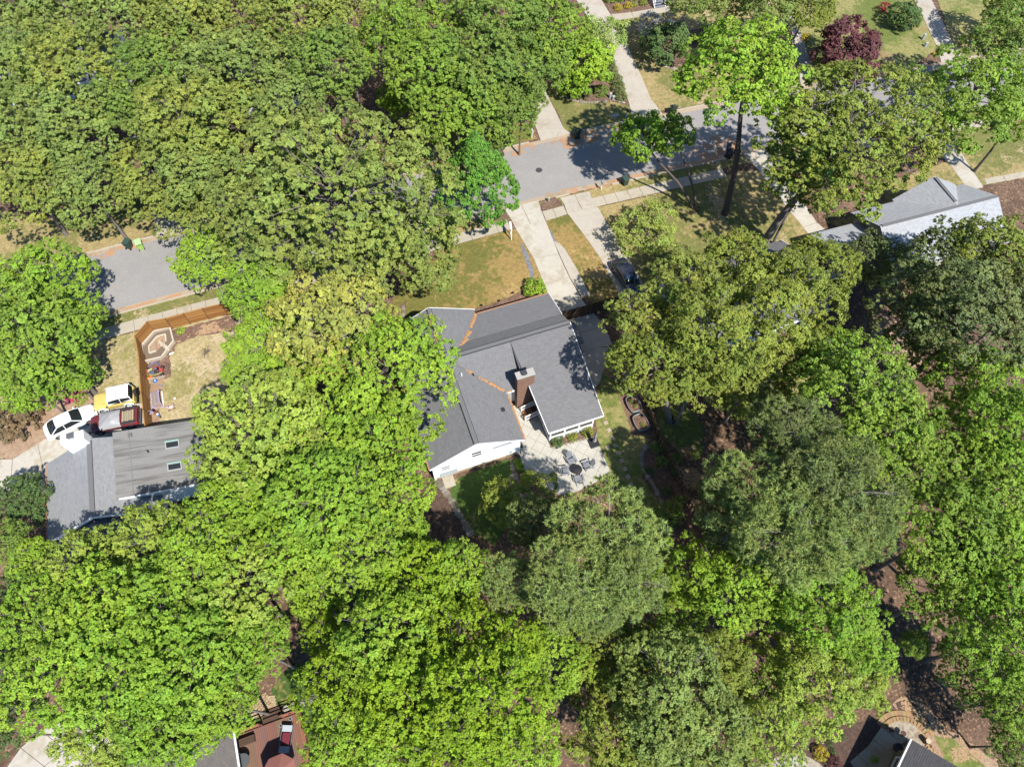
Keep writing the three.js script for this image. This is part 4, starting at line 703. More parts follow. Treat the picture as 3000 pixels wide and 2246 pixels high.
mailbox('white mailbox by the bright green conifer at the driveway', P(1465, 626), 0.3, col(240, 240, 240));
mailbox('grey mailbox on the shaded verge beside the sidewalk', P(1761, 555), 0.3, col(176, 186, 196));
mailbox('dark mailbox standing under the small leafy street tree', P(1834, 345), 0.3, col(60, 62, 64));
mailbox('white mailbox at the end of the woodland driveway', P(571, 650), 0.3, col(236, 236, 232));
{
  const h = thing('hydrant', 'small grey green standpipe in the mulched island between driveways', 'hydrant', P(1607, 589, 0.05));
  mesh('barrel', cyl(0.13, 0.11, 0.5, 0, 0.25, 0), flat(col(176, 190, 170), 0.6), h); mesh('cap', new THREE.SphereGeometry(0.13, 12, 8).translate(0, 0.52, 0), flat(col(200, 206, 190), 0.6), h); mesh('nozzle', cyl(0.05, 0.05, 0.36, 0, 0, 0).rotateZ(Math.PI / 2).translate(0, 0.36, 0), flat(col(160, 176, 156), 0.6), h);
  for (const [u, v, hh, lab] of [[1788, 288, 0.75, 'grey utility pedestal beside the garden hedge across the street'], [1797, 292, 0.55, 'short grey utility pedestal near the border stones'], [2704, 116, 0.8, 'grey utility pedestal standing on the lawn by the far driveway'], [2711, 137, 0.6, 'low grey utility box on the lawn near the street corner']]) {
    const o = thing('utility_pedestal', lab, 'utility box', P(u, v)); mesh('body', rbox(0.28, hh, 0.24, 0, hh / 2, 0), flat(col(196, 204, 202), 0.6), o); mesh('lid', rbox(0.32, 0.06, 0.28, 0, hh, 0), flat(col(206, 212, 210), 0.6), o);
  }
  const mb = mesh('meter_cover', rbox(0.9, 0.05, 0.5, 0, 0.03, 0), flat(col(214, 210, 202), 0.9)); mb.position.copy(P(1803, 338)); mb.rotation.y = 0.25; tag(mb, 'pale flat cover in the lawn by the small leafy tree', 'cover');
  const rail = thing('orange_marker', 'orange toy by the kerb near the far driveway', 'toy', P(2737, 160)); mesh('body', rbox(0.5, 0.35, 0.3, 0, 0.2, 0, 0.08), flat(col(236, 168, 60), 0.6), rail); mesh('wheel', cyl(0.12, 0.12, 0.4, 0, 0, 0).rotateX(Math.PI / 2).translate(0.15, 0.12, 0), M.black, rail);
  const pole = thing('utility_pole', 'brown wooden pole with a pale conduit rising from the trees', 'pole', P(1226, 408));
  mesh('shaft', cyl(0.16, 0.11, 8.2, 0, 4.1, 0), flat(col(132, 92, 64), 0.9), pole); mesh('conduit', cyl(0.07, 0.07, 4.0, 0.1, 6.4, 0.12), flat(col(206, 206, 202), 0.6), pole); mesh('transformer', cyl(0.2, 0.2, 0.55, -0.05, 6.6, 0.3), flat(col(196, 198, 198), 0.5), pole);
}
function bin(label, pos, turn, body, lid, open) {
  const g = thing('wheelie_bin', label, 'bin', pos, turn);
  const p = [], w0 = 0.24, d0 = 0.26, w1 = 0.31, d1 = 0.37, H = 1.0;
  const bg = new THREE.BoxGeometry(1, H, 1, 1, 1, 1), q = bg.attributes.position; for (let i = 0; i < q.count; i++) { const t = q.getY(i) > 0; q.setXYZ(i, Math.sign(q.getX(i)) * (t ? w1 : w0), q.getY(i) + H / 2 + 0.04, Math.sign(q.getZ(i)) * (t ? d1 : d0)); } bg.computeVertexNormals();
  mesh('body', bg, flat(body, 0.6), g);
  const ld = open ? rbox(0.66, 0.05, 0.78, 0, 0, 0.39, 0.02).rotateX(-1.9).translate(0, 1.06, -0.38) : rbox(0.68, 0.07, 0.82, 0, 1.08, 0.02, 0.03);
  mesh('lid', ld, flat(lid, 0.55), g);
  if (open) mesh('hollow', box(0.54, 0.02, 0.66, 0, 1.035, 0), M.black, g);
  mesh('rim', merge([box(0.68, 0.05, 0.04, 0, 1.02, 0.39), box(0.68, 0.05, 0.04, 0, 1.02, -0.39), box(0.04, 0.05, 0.8, 0.33, 1.02, 0), box(0.04, 0.05, 0.8, -0.33, 1.02, 0)]), flat(body, 0.6), g);
  for (const s of [-1, 1]) mesh('wheel', cyl(0.13, 0.13, 0.07, 0, 0, 0, 16).rotateZ(Math.PI / 2).translate(s * 0.27, 0.13, -0.3), M.rubber, g);
  mesh('handle', bar(V(-0.25, 1.0, -0.44), V(0.25, 1.0, -0.44), 0.02), M.rubber, g);
  return g;
}
const gb = col(62, 86, 74), gl = col(70, 94, 82);
bin('dark green wheelie bin beside the lime green bin at the kerb', P(381, 725), 2.9, gb, gl, false);
bin('lime green wheelie bin at the kerb beside a dark green one', P(415, 727), 3.6, col(190, 232, 110), col(206, 246, 176), false);
bin('open dark green wheelie bin at the kerb by the tan driveway', P(1690, 402), 3.4, gb, gl, true);
bin('open dark green wheelie bin at the kerb behind the small leafy tree', P(1969, 333), 3.3, gb, gl, true);
bin('dark wheelie bin with raised lid left of the tall street trunk', P(2133, 462), 0.3, col(58, 66, 72), col(64, 72, 82), true);
bin('dark green wheelie bin right of the tall street trunk', P(2158, 452), 0.3, gb, gl, false);
bin('dark green wheelie bin in tree shade on the verge', P(1830, 540), 0.4, gb, gl, false);
for (const [u, v] of [[1503, 861], [1463, 884], [1412, 897], [1180, 868]]) { const o = thing('landscape_light', 'small black landscape light in the front mulch bed', 'light fixture', P(u, v, 0.03), 0, 'landscape lights in the front bed'); mesh('stake', cyl(0.02, 0.02, 0.25, 0, 0.12, 0, 6), M.black, o); mesh('head', rbox(0.16, 0.12, 0.22, 0, 0.28, 0.03, 0.04), M.black, o); mesh('glare_shield', box(0.2, 0.02, 0.12, 0, 0.35, 0.12), M.black, o); }
{ // front steps of the house beyond the frame
  const g = thing('front_steps', 'white railed front steps beyond the hedge at the top lawn', 'steps', P(1932, 22), 0.28);
  for (let i = 0; i < 5; i++) mesh('tread', box(1.5, 0.06, 0.3, 0, 0.18 + i * 0.19, -i * 0.3), flat(col(150, 156, 168), 0.8), g);
  for (const s of [-1, 1]) { mesh('rail', beam(V(s * 0.8, 1.0, 0.1), V(s * 0.8, 2.0, -1.5), 0.07, 0.08), M.trim, g); for (let i = 0; i < 6; i++) mesh('baluster', box(0.05, 0.9, 0.05, s * 0.8, 0.55 + i * 0.19, -i * 0.3 + 0.05), M.trim, g); mesh('stringer', beam(V(s * 0.78, 0.05, 0.2), V(s * 0.78, 1.0, -1.4), 0.05, 0.28), M.trim, g); }
}

// ---------------------------------------------------------------- play yard things
{
  const g = thing('timber_sandpit', 'six-sided timber framed pit with inner bench and steps at the cedar fence corner', 'sandpit', V(0, 0, 0));
  const Z = (x, y) => [360 + x * 0.15399, 880 + y * 0.15399];
  const outer = px([Z(390, 880), Z(620, 620), Z(920, 545), Z(985, 800), Z(760, 1110), Z(430, 1190)]), inner = px([Z(510, 890), Z(660, 710), Z(825, 660), Z(835, 790), Z(650, 975), Z(520, 1020)]);
  const tones = [col(222, 206, 182), col(206, 190, 166), col(232, 220, 200)].map((c) => flat(c, 0.85));
  outer.forEach((a, i) => { const b = outer[(i + 1) % 6]; for (let k = 0; k < 3; k++) mesh('timber', beam(a.clone().setY(0.08 + k * 0.15), b.clone().setY(0.08 + k * 0.15), 0.14, 0.14), tones[k], g); });
  inner.forEach((a, i) => { if (i === 3) return; const b = inner[(i + 1) % 6]; for (let k = 0; k < 2; k++) mesh('timber', beam(a.clone().setY(0.08 + k * 0.15), b.clone().setY(0.08 + k * 0.15), 0.13, 0.14), tones[(k + 1) % 3], g); });
  mesh('soil', new THREE.ShapeGeometry(shapeOf(outer)).rotateX(-Math.PI / 2).translate(0, 0.12, 0), flat(col(140, 120, 100), 1), g);
  mesh('sand', new THREE.ShapeGeometry(shapeOf(inner)).rotateX(-Math.PI / 2).translate(0, 0.135, 0), MAT.dirt, g);
  const s0 = P(...Z(745, 850)), s1 = P(...Z(860, 930));
  for (let k = 0; k < 4; k++) { const c = s0.clone().lerp(s1, k / 3); mesh('step', box(0.75, 0.06, 0.24).rotateY(-0.75 + Math.PI / 2).rotateY(1.45).translate(c.x, 0.36 - k * 0.03, c.z), tones[k % 3], g); }
}
function wheelSet(parent, list, r, w, rim) { for (const [x, z] of list) { const t = mesh('wheel', new THREE.TorusGeometry(r - w * 0.42, w * 0.42, 8, 20).scale(1, 1, 1.2).translate(x, r, z), M.rubber, parent); mesh('rim', cyl(r * 0.62, r * 0.62, w * 0.7, 0, 0, 0, 16).rotateX(Math.PI / 2).translate(x, r, z), rim, t); } }
{
  const z3 = (x, y) => P(400 + x * 0.12077, 1060 + y * 0.12077), p = z3(470, 265);
  const k = thing('go_kart', 'red and yellow framed go kart parked on the dirt by the fence', 'go-kart', p, 0.2);
  const red = paint(col(214, 66, 66), 0.4), yel = paint(col(226, 214, 96), 0.4);
  wheelSet(k, [[0.68, -0.42], [0.68, 0.42], [-0.62, -0.4], [-0.62, 0.4]], 0.2, 0.2, flat(col(210, 210, 206), 0.5));
  mesh('floor_pan', rbox(1.1, 0.06, 0.5, -0.1, 0.2, 0), flat(col(120, 128, 140), 0.5), k);
  for (const s of [-1, 1]) { mesh('side_tube', tube([V(-0.85, 0.25, s * 0.12), V(-0.5, 0.32, s * 0.34), V(0.2, 0.36, s * 0.42), V(0.7, 0.3, s * 0.22)], 0.035), s > 0 ? yel : red, k); mesh('roll_bar', tube([V(0.35, 0.3, s * 0.34), V(0.4, 0.7, s * 0.28), V(0.65, 0.6, s * 0.16)], 0.03), red, k); }
  mesh('seat', merge([rbox(0.42, 0.1, 0.42, 0.1, 0.28, 0), rbox(0.1, 0.45, 0.42, 0.34, 0.48, 0)]), flat(col(60, 62, 70), 0.7), k);
  mesh('engine', rbox(0.34, 0.28, 0.34, 0.62, 0.38, 0, 0.05), flat(col(214, 90, 90), 0.5), k);
  mesh('steering_wheel', new THREE.TorusGeometry(0.13, 0.02, 6, 18).rotateX(1.2).rotateY(1.57).translate(-0.3, 0.48, 0), M.black, k);
  const cone = (nm, lab, u, c) => { const o = thing(nm, lab, 'toy', u, 0.4); mesh('body', rbox(0.5, 0.22, 0.42, 0, 0.12, 0, 0.06), flat(c, 0.6), o); mesh('handle', tube([V(-0.2, 0.2, 0), V(0, 0.42, 0), V(0.2, 0.2, 0)], 0.03), flat(c, 0.6), o); };
  cone('toy_cart', 'orange plastic toy cart at the front of the go kart', z3(320, 378), col(240, 140, 60));
  cone('toy_cart', 'orange brown toy behind the go kart against the fence', z3(255, 245), col(216, 140, 96));
  const hb = thing('toy_dog', 'pale yellow and white toy at the nose of the go kart', 'toy', z3(340, 225)); mesh('body', rbox(0.4, 0.3, 0.24, 0, 0.2, 0, 0.1), flat(col(228, 220, 196), 0.8), hb); mesh('head', new THREE.SphereGeometry(0.14, 12, 8).translate(0.18, 0.36, 0), flat(col(222, 224, 120), 0.8), hb);
  const ho = mesh('hose_coil', merge([0.36, 0.42, 0.47].map((r, i) => new THREE.TorusGeometry(r, 0.03, 6, 36).rotateX(Math.PI / 2).translate(i * 0.02, 0.06 + i * 0.02, 0))), flat(col(134, 128, 160), 0.5)); ho.position.copy(z3(425, 105)); tag(ho, 'coiled purple grey hose on the dirt beside the go kart', 'hose');
  const fr = thing('frisbee', 'blue disc toy with white centre below the go kart', 'toy', z3(448, 462, 0.03)); mesh('disc', new THREE.LatheGeometry([[0, 0.06], [0.1, 0.07], [0.19, 0.07], [0.24, 0.03], [0.235, 0]].map((q) => new THREE.Vector2(...q)), 28), flat(col(44, 120, 200), 0.5), fr); mesh('middle', cyl(0.09, 0.09, 0.02, 0, 0.078, 0, 20), flat(col(236, 240, 244), 0.6), fr);
  const pl = mesh('edging_plank', beam(z3(275, 440).setY(0.06), z3(700, 345).setY(0.06), 0.12, 0.1), M.greyWood); tag(pl, 'pale timber plank on the ground below the go kart', 'plank');
  const pl2 = mesh('white_plank', box(0.45, 0.05, 0.16).rotateY(0.6), M.trim); pl2.position.copy(P(501.5, 1035, 0.05)); tag(pl2, 'small white board on the ground beside the timber pit', 'plank');
  // goal: lilac padded frame with a net and pole
  const q = (x, y, h = 0) => { const w = P(400 + x * 0.12077, 1060 + y * 0.12077, h); return w; }, o = q(480, 900);
  const gl = thing('soccer_goal', 'lilac framed toy soccer goal with a grey net leaning by the fence', 'goal', o); const L = (x, y, h) => q(x, y, h).sub(o);
  const lil = flat(col(206, 190, 226), 0.7), fr4 = [L(335, 765, 0.1), L(515, 700, 1.0), L(545, 960, 1.0), L(375, 1125, 0.1)];
  const post = [L(600, 690, 0.06), L(650, 1085, 0.06)];
  for (const [nm, a, b, r, m] of [['frame_bar', fr4[0], fr4[3], 0.05, lil], ['frame_bar', fr4[0], fr4[1], 0.06, lil], ['frame_bar', fr4[3], fr4[2], 0.05, lil], ['crossbar', fr4[1], fr4[2], 0.05, lil], ['frame_bar', fr4[1], post[0], 0.08, lil], ['frame_bar', fr4[2], post[1], 0.05, lil], ['base_bar', post[0], post[1], 0.05, M.trim], ['frame_bar', fr4[3], post[1], 0.04, lil]]) mesh(nm, bar(a, b, r, 8), m, gl);
  const net = []; for (let i = 0; i <= 14; i++) { const t = i / 14; net.push(bar(fr4[0].clone().lerp(fr4[1], t), fr4[3].clone().lerp(fr4[2], t), 0.012, 3)); net.push(bar(fr4[0].clone().lerp(fr4[3], t), fr4[1].clone().lerp(fr4[2], t), 0.012, 3)); }
  stuff(mesh('net', merge(net), flat(col(210, 204, 200), 0.8), gl));
  mesh('foot_ball', new THREE.SphereGeometry(0.11, 12, 8).translate(...post[1].clone().setY(0.12).toArray()), flat(col(190, 196, 230), 0.6), gl);
  const ball = mesh('ball', new THREE.IcosahedronGeometry(0.13, 3), flat(col(246, 246, 246), 0.5)); ball.position.copy(q(922, 880, 0.15)); tag(ball, 'white ball lying alone on the straw grass', 'ball');
  const bat = (lab, a, b, c, c2) => { const e = b.clone().sub(a), g2 = thing('toy_bat', lab, 'toy bat', a); mesh('barrel', new THREE.CylinderGeometry(0.025, 0.06, 0.7 * e.length(), 10).applyQuaternion(new THREE.Quaternion().setFromUnitVectors(V(0, 1, 0), e.clone().normalize())).translate(e.x * 0.35, 0.06, e.z * 0.35), flat(c, 0.5), g2); mesh('grip', bar(V(e.x * 0.68, 0.06, e.z * 0.68), V(e.x, 0.06, e.z), 0.025), flat(c2, 0.6), g2); };
  bat('blue toy bat with a brown grip beside the goal', q(545, 560), q(655, 605), col(110, 160, 220), col(170, 130, 100));
  bat('lime green toy bat by the low grey roof', q(735, 1465), q(850, 1490), col(110, 220, 90), col(90, 190, 80));
  // bicycle lying down, toy motorbike, doll buggy
  const bk = thing('bicycle', 'small lilac bicycle with white saddle beside the orange motorbike', 'bicycle', q(350, 1330), 1.35); const wh = flat(col(226, 214, 236), 0.6);
  for (const x of [-0.38, 0.38]) { const t = mesh('wheel', new THREE.TorusGeometry(0.24, 0.03, 8, 28).rotateX(0.35).translate(x, 0.27, 0), wh, bk); mesh('spokes', merge([0, 1, 2, 3].map((i) => bar(V(Math.cos(i * 0.785) * 0.23, Math.sin(i * 0.785) * 0.23, 0), V(-Math.cos(i * 0.785) * 0.23, -Math.sin(i * 0.785) * 0.23, 0), 0.008, 4))).rotateX(0.35).translate(x, 0.27, 0), wh, t); }
  mesh('frame', merge([bar(V(-0.38, 0.27, 0), V(0, 0.3, 0.02), 0.03), bar(V(0, 0.3, 0.02), V(0.32, 0.55, 0.08), 0.03), bar(V(-0.15, 0.58, 0.08), V(0.02, 0.3, 0.02), 0.03), bar(V(-0.15, 0.55, 0.08), V(0.3, 0.55, 0.08), 0.025), bar(V(0.38, 0.27, 0), V(0.3, 0.65, 0.1), 0.028)]), flat(col(196, 180, 226), 0.5), bk);
  mesh('handlebar', tube([V(0.2, 0.74, -0.22), V(0.3, 0.68, 0.0), V(0.3, 0.68, 0.2), V(0.2, 0.74, 0.4)], 0.022), wh, bk); mesh('saddle', rbox(0.24, 0.07, 0.14, -0.18, 0.62, 0.09, 0.03), M.trim, bk);
  const mb = thing('toy_motorbike', 'orange and white toy motorbike standing by the lilac bicycle', 'motorbike', q(500, 1275), -0.65); const org = paint(col(232, 96, 40), 0.4);
  for (const x of [-0.42, 0.42]) { const t = mesh('wheel', new THREE.TorusGeometry(0.17, 0.06, 8, 24).translate(x, 0.22, 0), M.rubber, mb); mesh('rim', cyl(0.09, 0.09, 0.06, 0, 0, 0).rotateX(Math.PI / 2).translate(x, 0.22, 0), M.metal, t); }
  mesh('body', merge([rbox(0.42, 0.2, 0.16, 0, 0.45, 0, 0.05), rbox(0.3, 0.14, 0.14, 0.2, 0.56, 0, 0.05)]), org, mb); mesh('seat', rbox(0.42, 0.08, 0.16, -0.22, 0.58, 0, 0.03), M.black, mb); mesh('mudguard', rbox(0.4, 0.04, 0.14, 0.42, 0.45, 0, 0.02).rotateZ(0), flat(col(90, 130, 200), 0.5), mb); mesh('plate', rbox(0.05, 0.24, 0.22, 0.44, 0.66, 0, 0.02), M.trim, mb); mesh('handlebar', tube([V(0.26, 0.82, -0.3), V(0.34, 0.76, 0), V(0.26, 0.82, 0.3)], 0.02), M.black, mb); mesh('fork', merge([bar(V(0.42, 0.22, 0.08), V(0.32, 0.76, 0.06), 0.025), bar(V(0.42, 0.22, -0.08), V(0.32, 0.76, -0.06), 0.025)]), M.metal, mb);
  const db = thing('toy_rocker', 'pink and white plastic ride-on toy on the grass', 'toy', q(850, 1125), 0.5); const pk = flat(col(236, 186, 190), 0.6);
  mesh('body', rbox(0.6, 0.22, 0.26, 0, 0.28, 0, 0.1), flat(col(244, 236, 236), 0.6), db); mesh('seat', rbox(0.24, 0.3, 0.24, -0.24, 0.42, 0, 0.08), pk, db); mesh('front', rbox(0.2, 0.32, 0.22, 0.26, 0.42, 0, 0.08), pk, db); for (const s of [-1, 1]) for (const x of [-0.24, 0.24]) mesh('wheel', cyl(0.12, 0.12, 0.06, 0, 0, 0).rotateX(Math.PI / 2).translate(x, 0.12, s * 0.17), flat(col(176, 120, 110), 0.7), db);
}

// ---------------------------------------------------------------- vehicles
// body lofted through stations along x: [x, half width, sill y, shoulder y, top y]
function loftBody(st, n = 8) {
  const prof = (w, yb, ys, yt) => [[0, yb], [w * 0.84, yb], [w * 0.97, yb + 0.1], [w, (yb + ys) / 2], [w * 0.985, ys - 0.06], [w * 0.93, ys], [w * 0.8, ys + (yt - ys) * 0.65], [w * 0.4, yt - 0.008], [0, yt]];
  const pos = [], idx = [], rows = st.map(([x, w, yb, ys, yt]) => { const h = prof(w, yb, ys, yt); return [...h, ...h.slice(1, -1).reverse().map(([z, y]) => [-z, y])].map(([z, y]) => [x, y, z]); }), m = rows[0].length;
  rows.flat().forEach((p) => pos.push(...p));
  for (let i = 0; i + 1 < rows.length; i++) for (let k = 0; k < m; k++) { const a = i * m + k, b = i * m + (k + 1) % m; idx.push(a, b, a + m, b, b + m, a + m); }
  for (const [i, f] of [[0, 1], [rows.length - 1, -1]]) { const c = pos.length / 3, w = rows[i]; pos.push(w[0][0], w.reduce((s, p) => s + p[1], 0) / m, 0); for (let k = 0; k < m; k++) { const a = i * m + k, b = i * m + (k + 1) % m; f > 0 ? idx.push(c, b, a) : idx.push(c, a, b); } }
  const g = new THREE.BufferGeometry(); g.setAttribute('position', new THREE.Float32BufferAttribute(pos, 3)); g.setIndex(idx); g.computeVertexNormals(); return g;
}
function panel(a, b, c, d, bow, n = 6, thick = 0) {   // curved sheet through four corners, bowed outward
  const pos = [], idx = [], nn = new THREE.Vector3().crossVectors(b.clone().sub(a), d.clone().sub(a)).normalize();
  for (let j = 0; j <= n; j++) for (let i = 0; i <= n; i++) { const u = i / n, v = j / n, p = a.clone().lerp(b, u).lerp(d.clone().lerp(c, u), v).addScaledVector(nn, bow * 4 * u * (1 - u) + bow * 0.3 * 4 * v * (1 - v)); pos.push(p.x, p.y, p.z); }
  for (let j = 0; j < n; j++) for (let i = 0; i < n; i++) { const q = j * (n + 1) + i; idx.push(q, q + 1, q + n + 2, q, q + n + 2, q + n + 1); }
  const g = new THREE.BufferGeometry(); g.setAttribute('position', new THREE.Float32BufferAttribute(pos, 3)); g.setIndex(idx); g.computeVertexNormals(); return g;
}
function carWheels(g, xs, z, r, w, rimMat) { for (const x of xs) for (const s of [-1, 1]) { const t = mesh('wheel', new THREE.LatheGeometry([[r * 0.62, -w / 2], [r * 0.95, -w / 2], [r, -w * 0.35], [r, w * 0.35], [r * 0.95, w / 2], [r * 0.62, w / 2]].map((p) => new THREE.Vector2(...p)), 28).rotateX(Math.PI / 2).translate(x, r, s * z), M.rubber, g); mesh('rim', merge([cyl(r * 0.64, r * 0.64, w * 0.7, 0, 0, 0, 24), ...[0, 1, 2, 3, 4].map((i) => box(r * 0.16, w * 0.86, r * 1.15, 0, 0, 0).rotateY(i * Math.PI / 5))]).rotateX(Math.PI / 2).translate(x, r, s * z), rimMat, t); } }
function cabin(g, b, r, bodyMat, glass) {   // b: base [x0 rear, x1 front, half width, y]; r: roof the same
  const B = [V(b[0], b[3], -b[2]), V(b[1], b[3], -b[2]), V(b[1], b[3], b[2]), V(b[0], b[3], b[2])], R = [V(r[0], r[3], -r[2]), V(r[1], r[3], -r[2]), V(r[1], r[3], r[2]), V(r[0], r[3], r[2])];
  mesh('windscreen', panel(B[1], B[2], R[2], R[1], -0.09), glass, g);
  mesh('rear_window', panel(B[3], B[0], R[0], R[3], -0.08), glass, g);
  mesh('side_window', panel(B[0], B[1], R[1], R[0], -0.03), glass, g); mesh('side_window', panel(B[2], B[3], R[3], R[2], -0.03), glass, g);
  mesh('roof', panel(R[0].clone().add(V(-0.03, -0.015, -0.02)), R[1].clone().add(V(0.03, -0.015, -0.02)), R[2].clone().add(V(0.03, -0.015, 0.02)), R[3].clone().add(V(-0.03, -0.015, 0.02)), -0.05, 8), bodyMat, g);
  for (let i = 0; i < 4; i++) mesh('pillar', bar(B[i], R[i], 0.045, 6), bodyMat, g);
  for (const s of [-1, 1]) { const m = (b[0] + b[1]) / 2 - 0.1; mesh('pillar', bar(V(m, b[3], s * (b[2] + 0.02)), V((r[0] + r[1]) / 2 - 0.1, r[3], s * (r[2] + 0.02)), 0.035, 6), bodyMat, g); }
}
function sedan(label, a, b, bodyMat, glass, rimMat) {   // a: rear end, b: front end on the ground
  const d = b.clone().sub(a), g = thing('sedan', label, 'car', a.clone().add(b).multiplyScalar(0.5).setY(0.05), Math.atan2(-d.z, d.x));
  const W = 0.9;
  mesh('body', loftBody([[-2.36, 0.62, 0.32, 0.62, 0.72], [-2.28, 0.78, 0.24, 0.82, 0.9], [-2.0, W - 0.04, 0.22, 0.93, 1.0], [-1.5, W, 0.22, 0.94, 1.0], [-0.6, W + 0.01, 0.2, 0.92, 0.96], [0.6, W + 0.01, 0.2, 0.9, 0.95], [1.2, W, 0.22, 0.84, 0.92], [1.8, W - 0.04, 0.22, 0.74, 0.83], [2.15, 0.8, 0.24, 0.64, 0.74], [2.32, 0.66, 0.28, 0.54, 0.62], [2.38, 0.45, 0.34, 0.46, 0.52]]), bodyMat, g);
  cabin(g, [-1.85, 1.1, 0.8, 0.94], [-1.05, 0.35, 0.6, 1.42], bodyMat, glass);
  carWheels(g, [-1.4, 1.42], 0.8, 0.32, 0.22, rimMat);
  for (const s of [-1, 1]) { mesh('mirror', rbox(0.12, 0.1, 0.2, 0.75, 1.0, s * 0.98, 0.04), bodyMat, g); mesh('headlight', rbox(0.3, 0.12, 0.3, 2.1, 0.66, s * 0.6, 0.05), flat(col(220, 224, 228), 0.2), g); mesh('taillight', rbox(0.14, 0.14, 0.36, -2.28, 0.78, s * 0.55, 0.04), flat(col(170, 40, 40), 0.3), g); mesh('door_handle', rbox(0.16, 0.03, 0.03, -0.25, 0.84, s * 0.915, 0.01), bodyMat, g); mesh('arch', new THREE.TorusGeometry(0.36, 0.03, 6, 18, Math.PI).translate(1.42, 0.3, s * 0.88), M.dark, g); mesh('arch', new THREE.TorusGeometry(0.36, 0.03, 6, 18, Math.PI).translate(-1.4, 0.3, s * 0.88), M.dark, g); }
  mesh('grille', rbox(0.06, 0.14, 0.7, 2.33, 0.44, 0, 0.03), M.dark, g);
  for (const s of [-1, 1]) mesh('front_seat', rbox(0.22, 0.5, 0.44, 0.0, 1.05, s * 0.35, 0.08), flat(col(150, 150, 128), 0.8), g);
  return g;
}
const rimM = flat(col(176, 178, 182), 0.35, { metalness: 0.6 });
const carGlass = new THREE.MeshPhysicalMaterial({ color: col(60, 66, 66), roughness: 0.05, clearcoat: 1, clearcoatRoughness: 0.03, transmission: 0.35 });
sedan('white sedan parked on the pale driveway beside the maroon truck', P(148, 1277), P(283, 1210), paint(new THREE.Color().setRGB(0.8, 0.8, 0.8), 0.35), carGlass, rimM);
sedan('dark navy sedan parked on the driveway half under an olive tree', P(1808, 776), P(1862, 866), paint(col(44, 50, 72), 0.25), glassy(col(44, 50, 60), 0.04), rimM);
sedan('dark car standing in the open garage of the pale roofed house', V(46.4, 0, -52.2).add(V(-9.9 * 0.953, 0, 9.9 * 0.302)), V(46.4, 0, -52.2).add(V(-14.4 * 0.953, 0, 14.4 * 0.302)), paint(col(70, 80, 88), 0.3), glassy(col(44, 50, 60), 0.04), rimM);
sedan('dark car at the top end of the far driveway', P(2690, -50), P(2700, -14), paint(col(56, 58, 66), 0.3), glassy(col(44, 50, 60), 0.04), rimM);
{ // boxy yellow off-roader with white hard top
  const a = P(408, 1166), b = P(288, 1193), d = b.clone().sub(a), g = thing('off_roader', 'boxy yellow off-roader with white hard top and rear spare wheel', 'car', a.clone().add(b).multiplyScalar(0.5).setY(0.05), Math.atan2(-d.z, d.x));
  const yel = paint(col(254, 230, 132), 0.35), wht = paint(new THREE.Color().setRGB(0.8, 0.8, 0.78), 0.4, 0.6);
  mesh('body', loftBody([[-1.85, 0.78, 0.45, 1.0, 1.06], [-1.8, 0.86, 0.42, 1.06, 1.1], [-0.9, 0.88, 0.42, 1.08, 1.12], [0.5, 0.88, 0.42, 1.08, 1.13], [0.62, 0.88, 0.42, 1.06, 1.16], [1.6, 0.86, 0.44, 1.02, 1.12], [1.82, 0.83, 0.46, 0.98, 1.07], [1.86, 0.8, 0.5, 0.92, 1.0]]), yel, g);
  const top = [[-1.72, 0.5, 0.8, 1.1], [-1.6, 0.28, 0.7, 1.78]];
  cabin(g, top[0], top[1], wht, carGlass);
  for (const s of [-1, 1]) for (const [x0, x1] of [[-1.68, -0.78], [-0.62, 0.36]]) mesh('window_band', merge([box(x1 - x0 + 0.1, 0.16, 0.04, (x0 + x1) / 2, 1.2, s * 0.79), box(x1 - x0 + 0.1, 0.14, 0.04, (x0 + x1) / 2, 1.7, s * 0.72)]), wht, g);
  mesh('hard_top', rbox(1.98, 0.09, 1.44, -0.66, 1.82, 0, 0.04), wht, g);
  for (const x of [-1.25, -0.55]) mesh('roof_rack_bar', bar(V(x, 1.9, -0.72), V(x, 1.9, 0.72), 0.02), M.black, g);
  carWheels(g, [-1.15, 1.2], 0.78, 0.38, 0.26, M.trim);
  for (const s of [-1, 1]) for (const x of [-1.15, 1.2]) mesh('wheel_arch', new THREE.TorusGeometry(0.42, 0.05, 6, 20, Math.PI).scale(1, 1, 2.4).translate(x, 0.42, s * 0.84), wht, g);
  const sp = mesh('spare_wheel', new THREE.LatheGeometry([[0.1, -0.13], [0.34, -0.13], [0.38, -0.07], [0.38, 0.07], [0.34, 0.13], [0.1, 0.13]].map((p) => new THREE.Vector2(...p)), 28).rotateZ(Math.PI / 2).translate(-2.05, 1.05, 0), M.rubber, g);
  mesh('rear_bumper', rbox(0.14, 0.16, 1.66, -1.98, 0.55, 0, 0.03), M.black, g); mesh('front_bumper', rbox(0.14, 0.16, 1.76, 1.98, 0.6, 0, 0.03), M.black, g);
  for (const s of [-1, 1]) { mesh('headlight', cyl(0.11, 0.11, 0.06, 0, 0, 0).rotateZ(Math.PI / 2).translate(1.87, 0.82, s * 0.58), M.trim, g); mesh('mirror', rbox(0.06, 0.14, 0.2, 0.55, 1.24, s * 1.0, 0.02), M.black, g); mesh('hood_peg', new THREE.SphereGeometry(0.06, 8, 6).translate(0.85, 1.15, s * 0.55), flat(col(224, 170, 60), 0.5), g); }
  for (const s of [-1, 1]) mesh('seat', rbox(0.2, 0.5, 0.5, -0.15, 1.2, s * 0.38, 0.06), flat(col(226, 190, 70), 0.8), g);
}
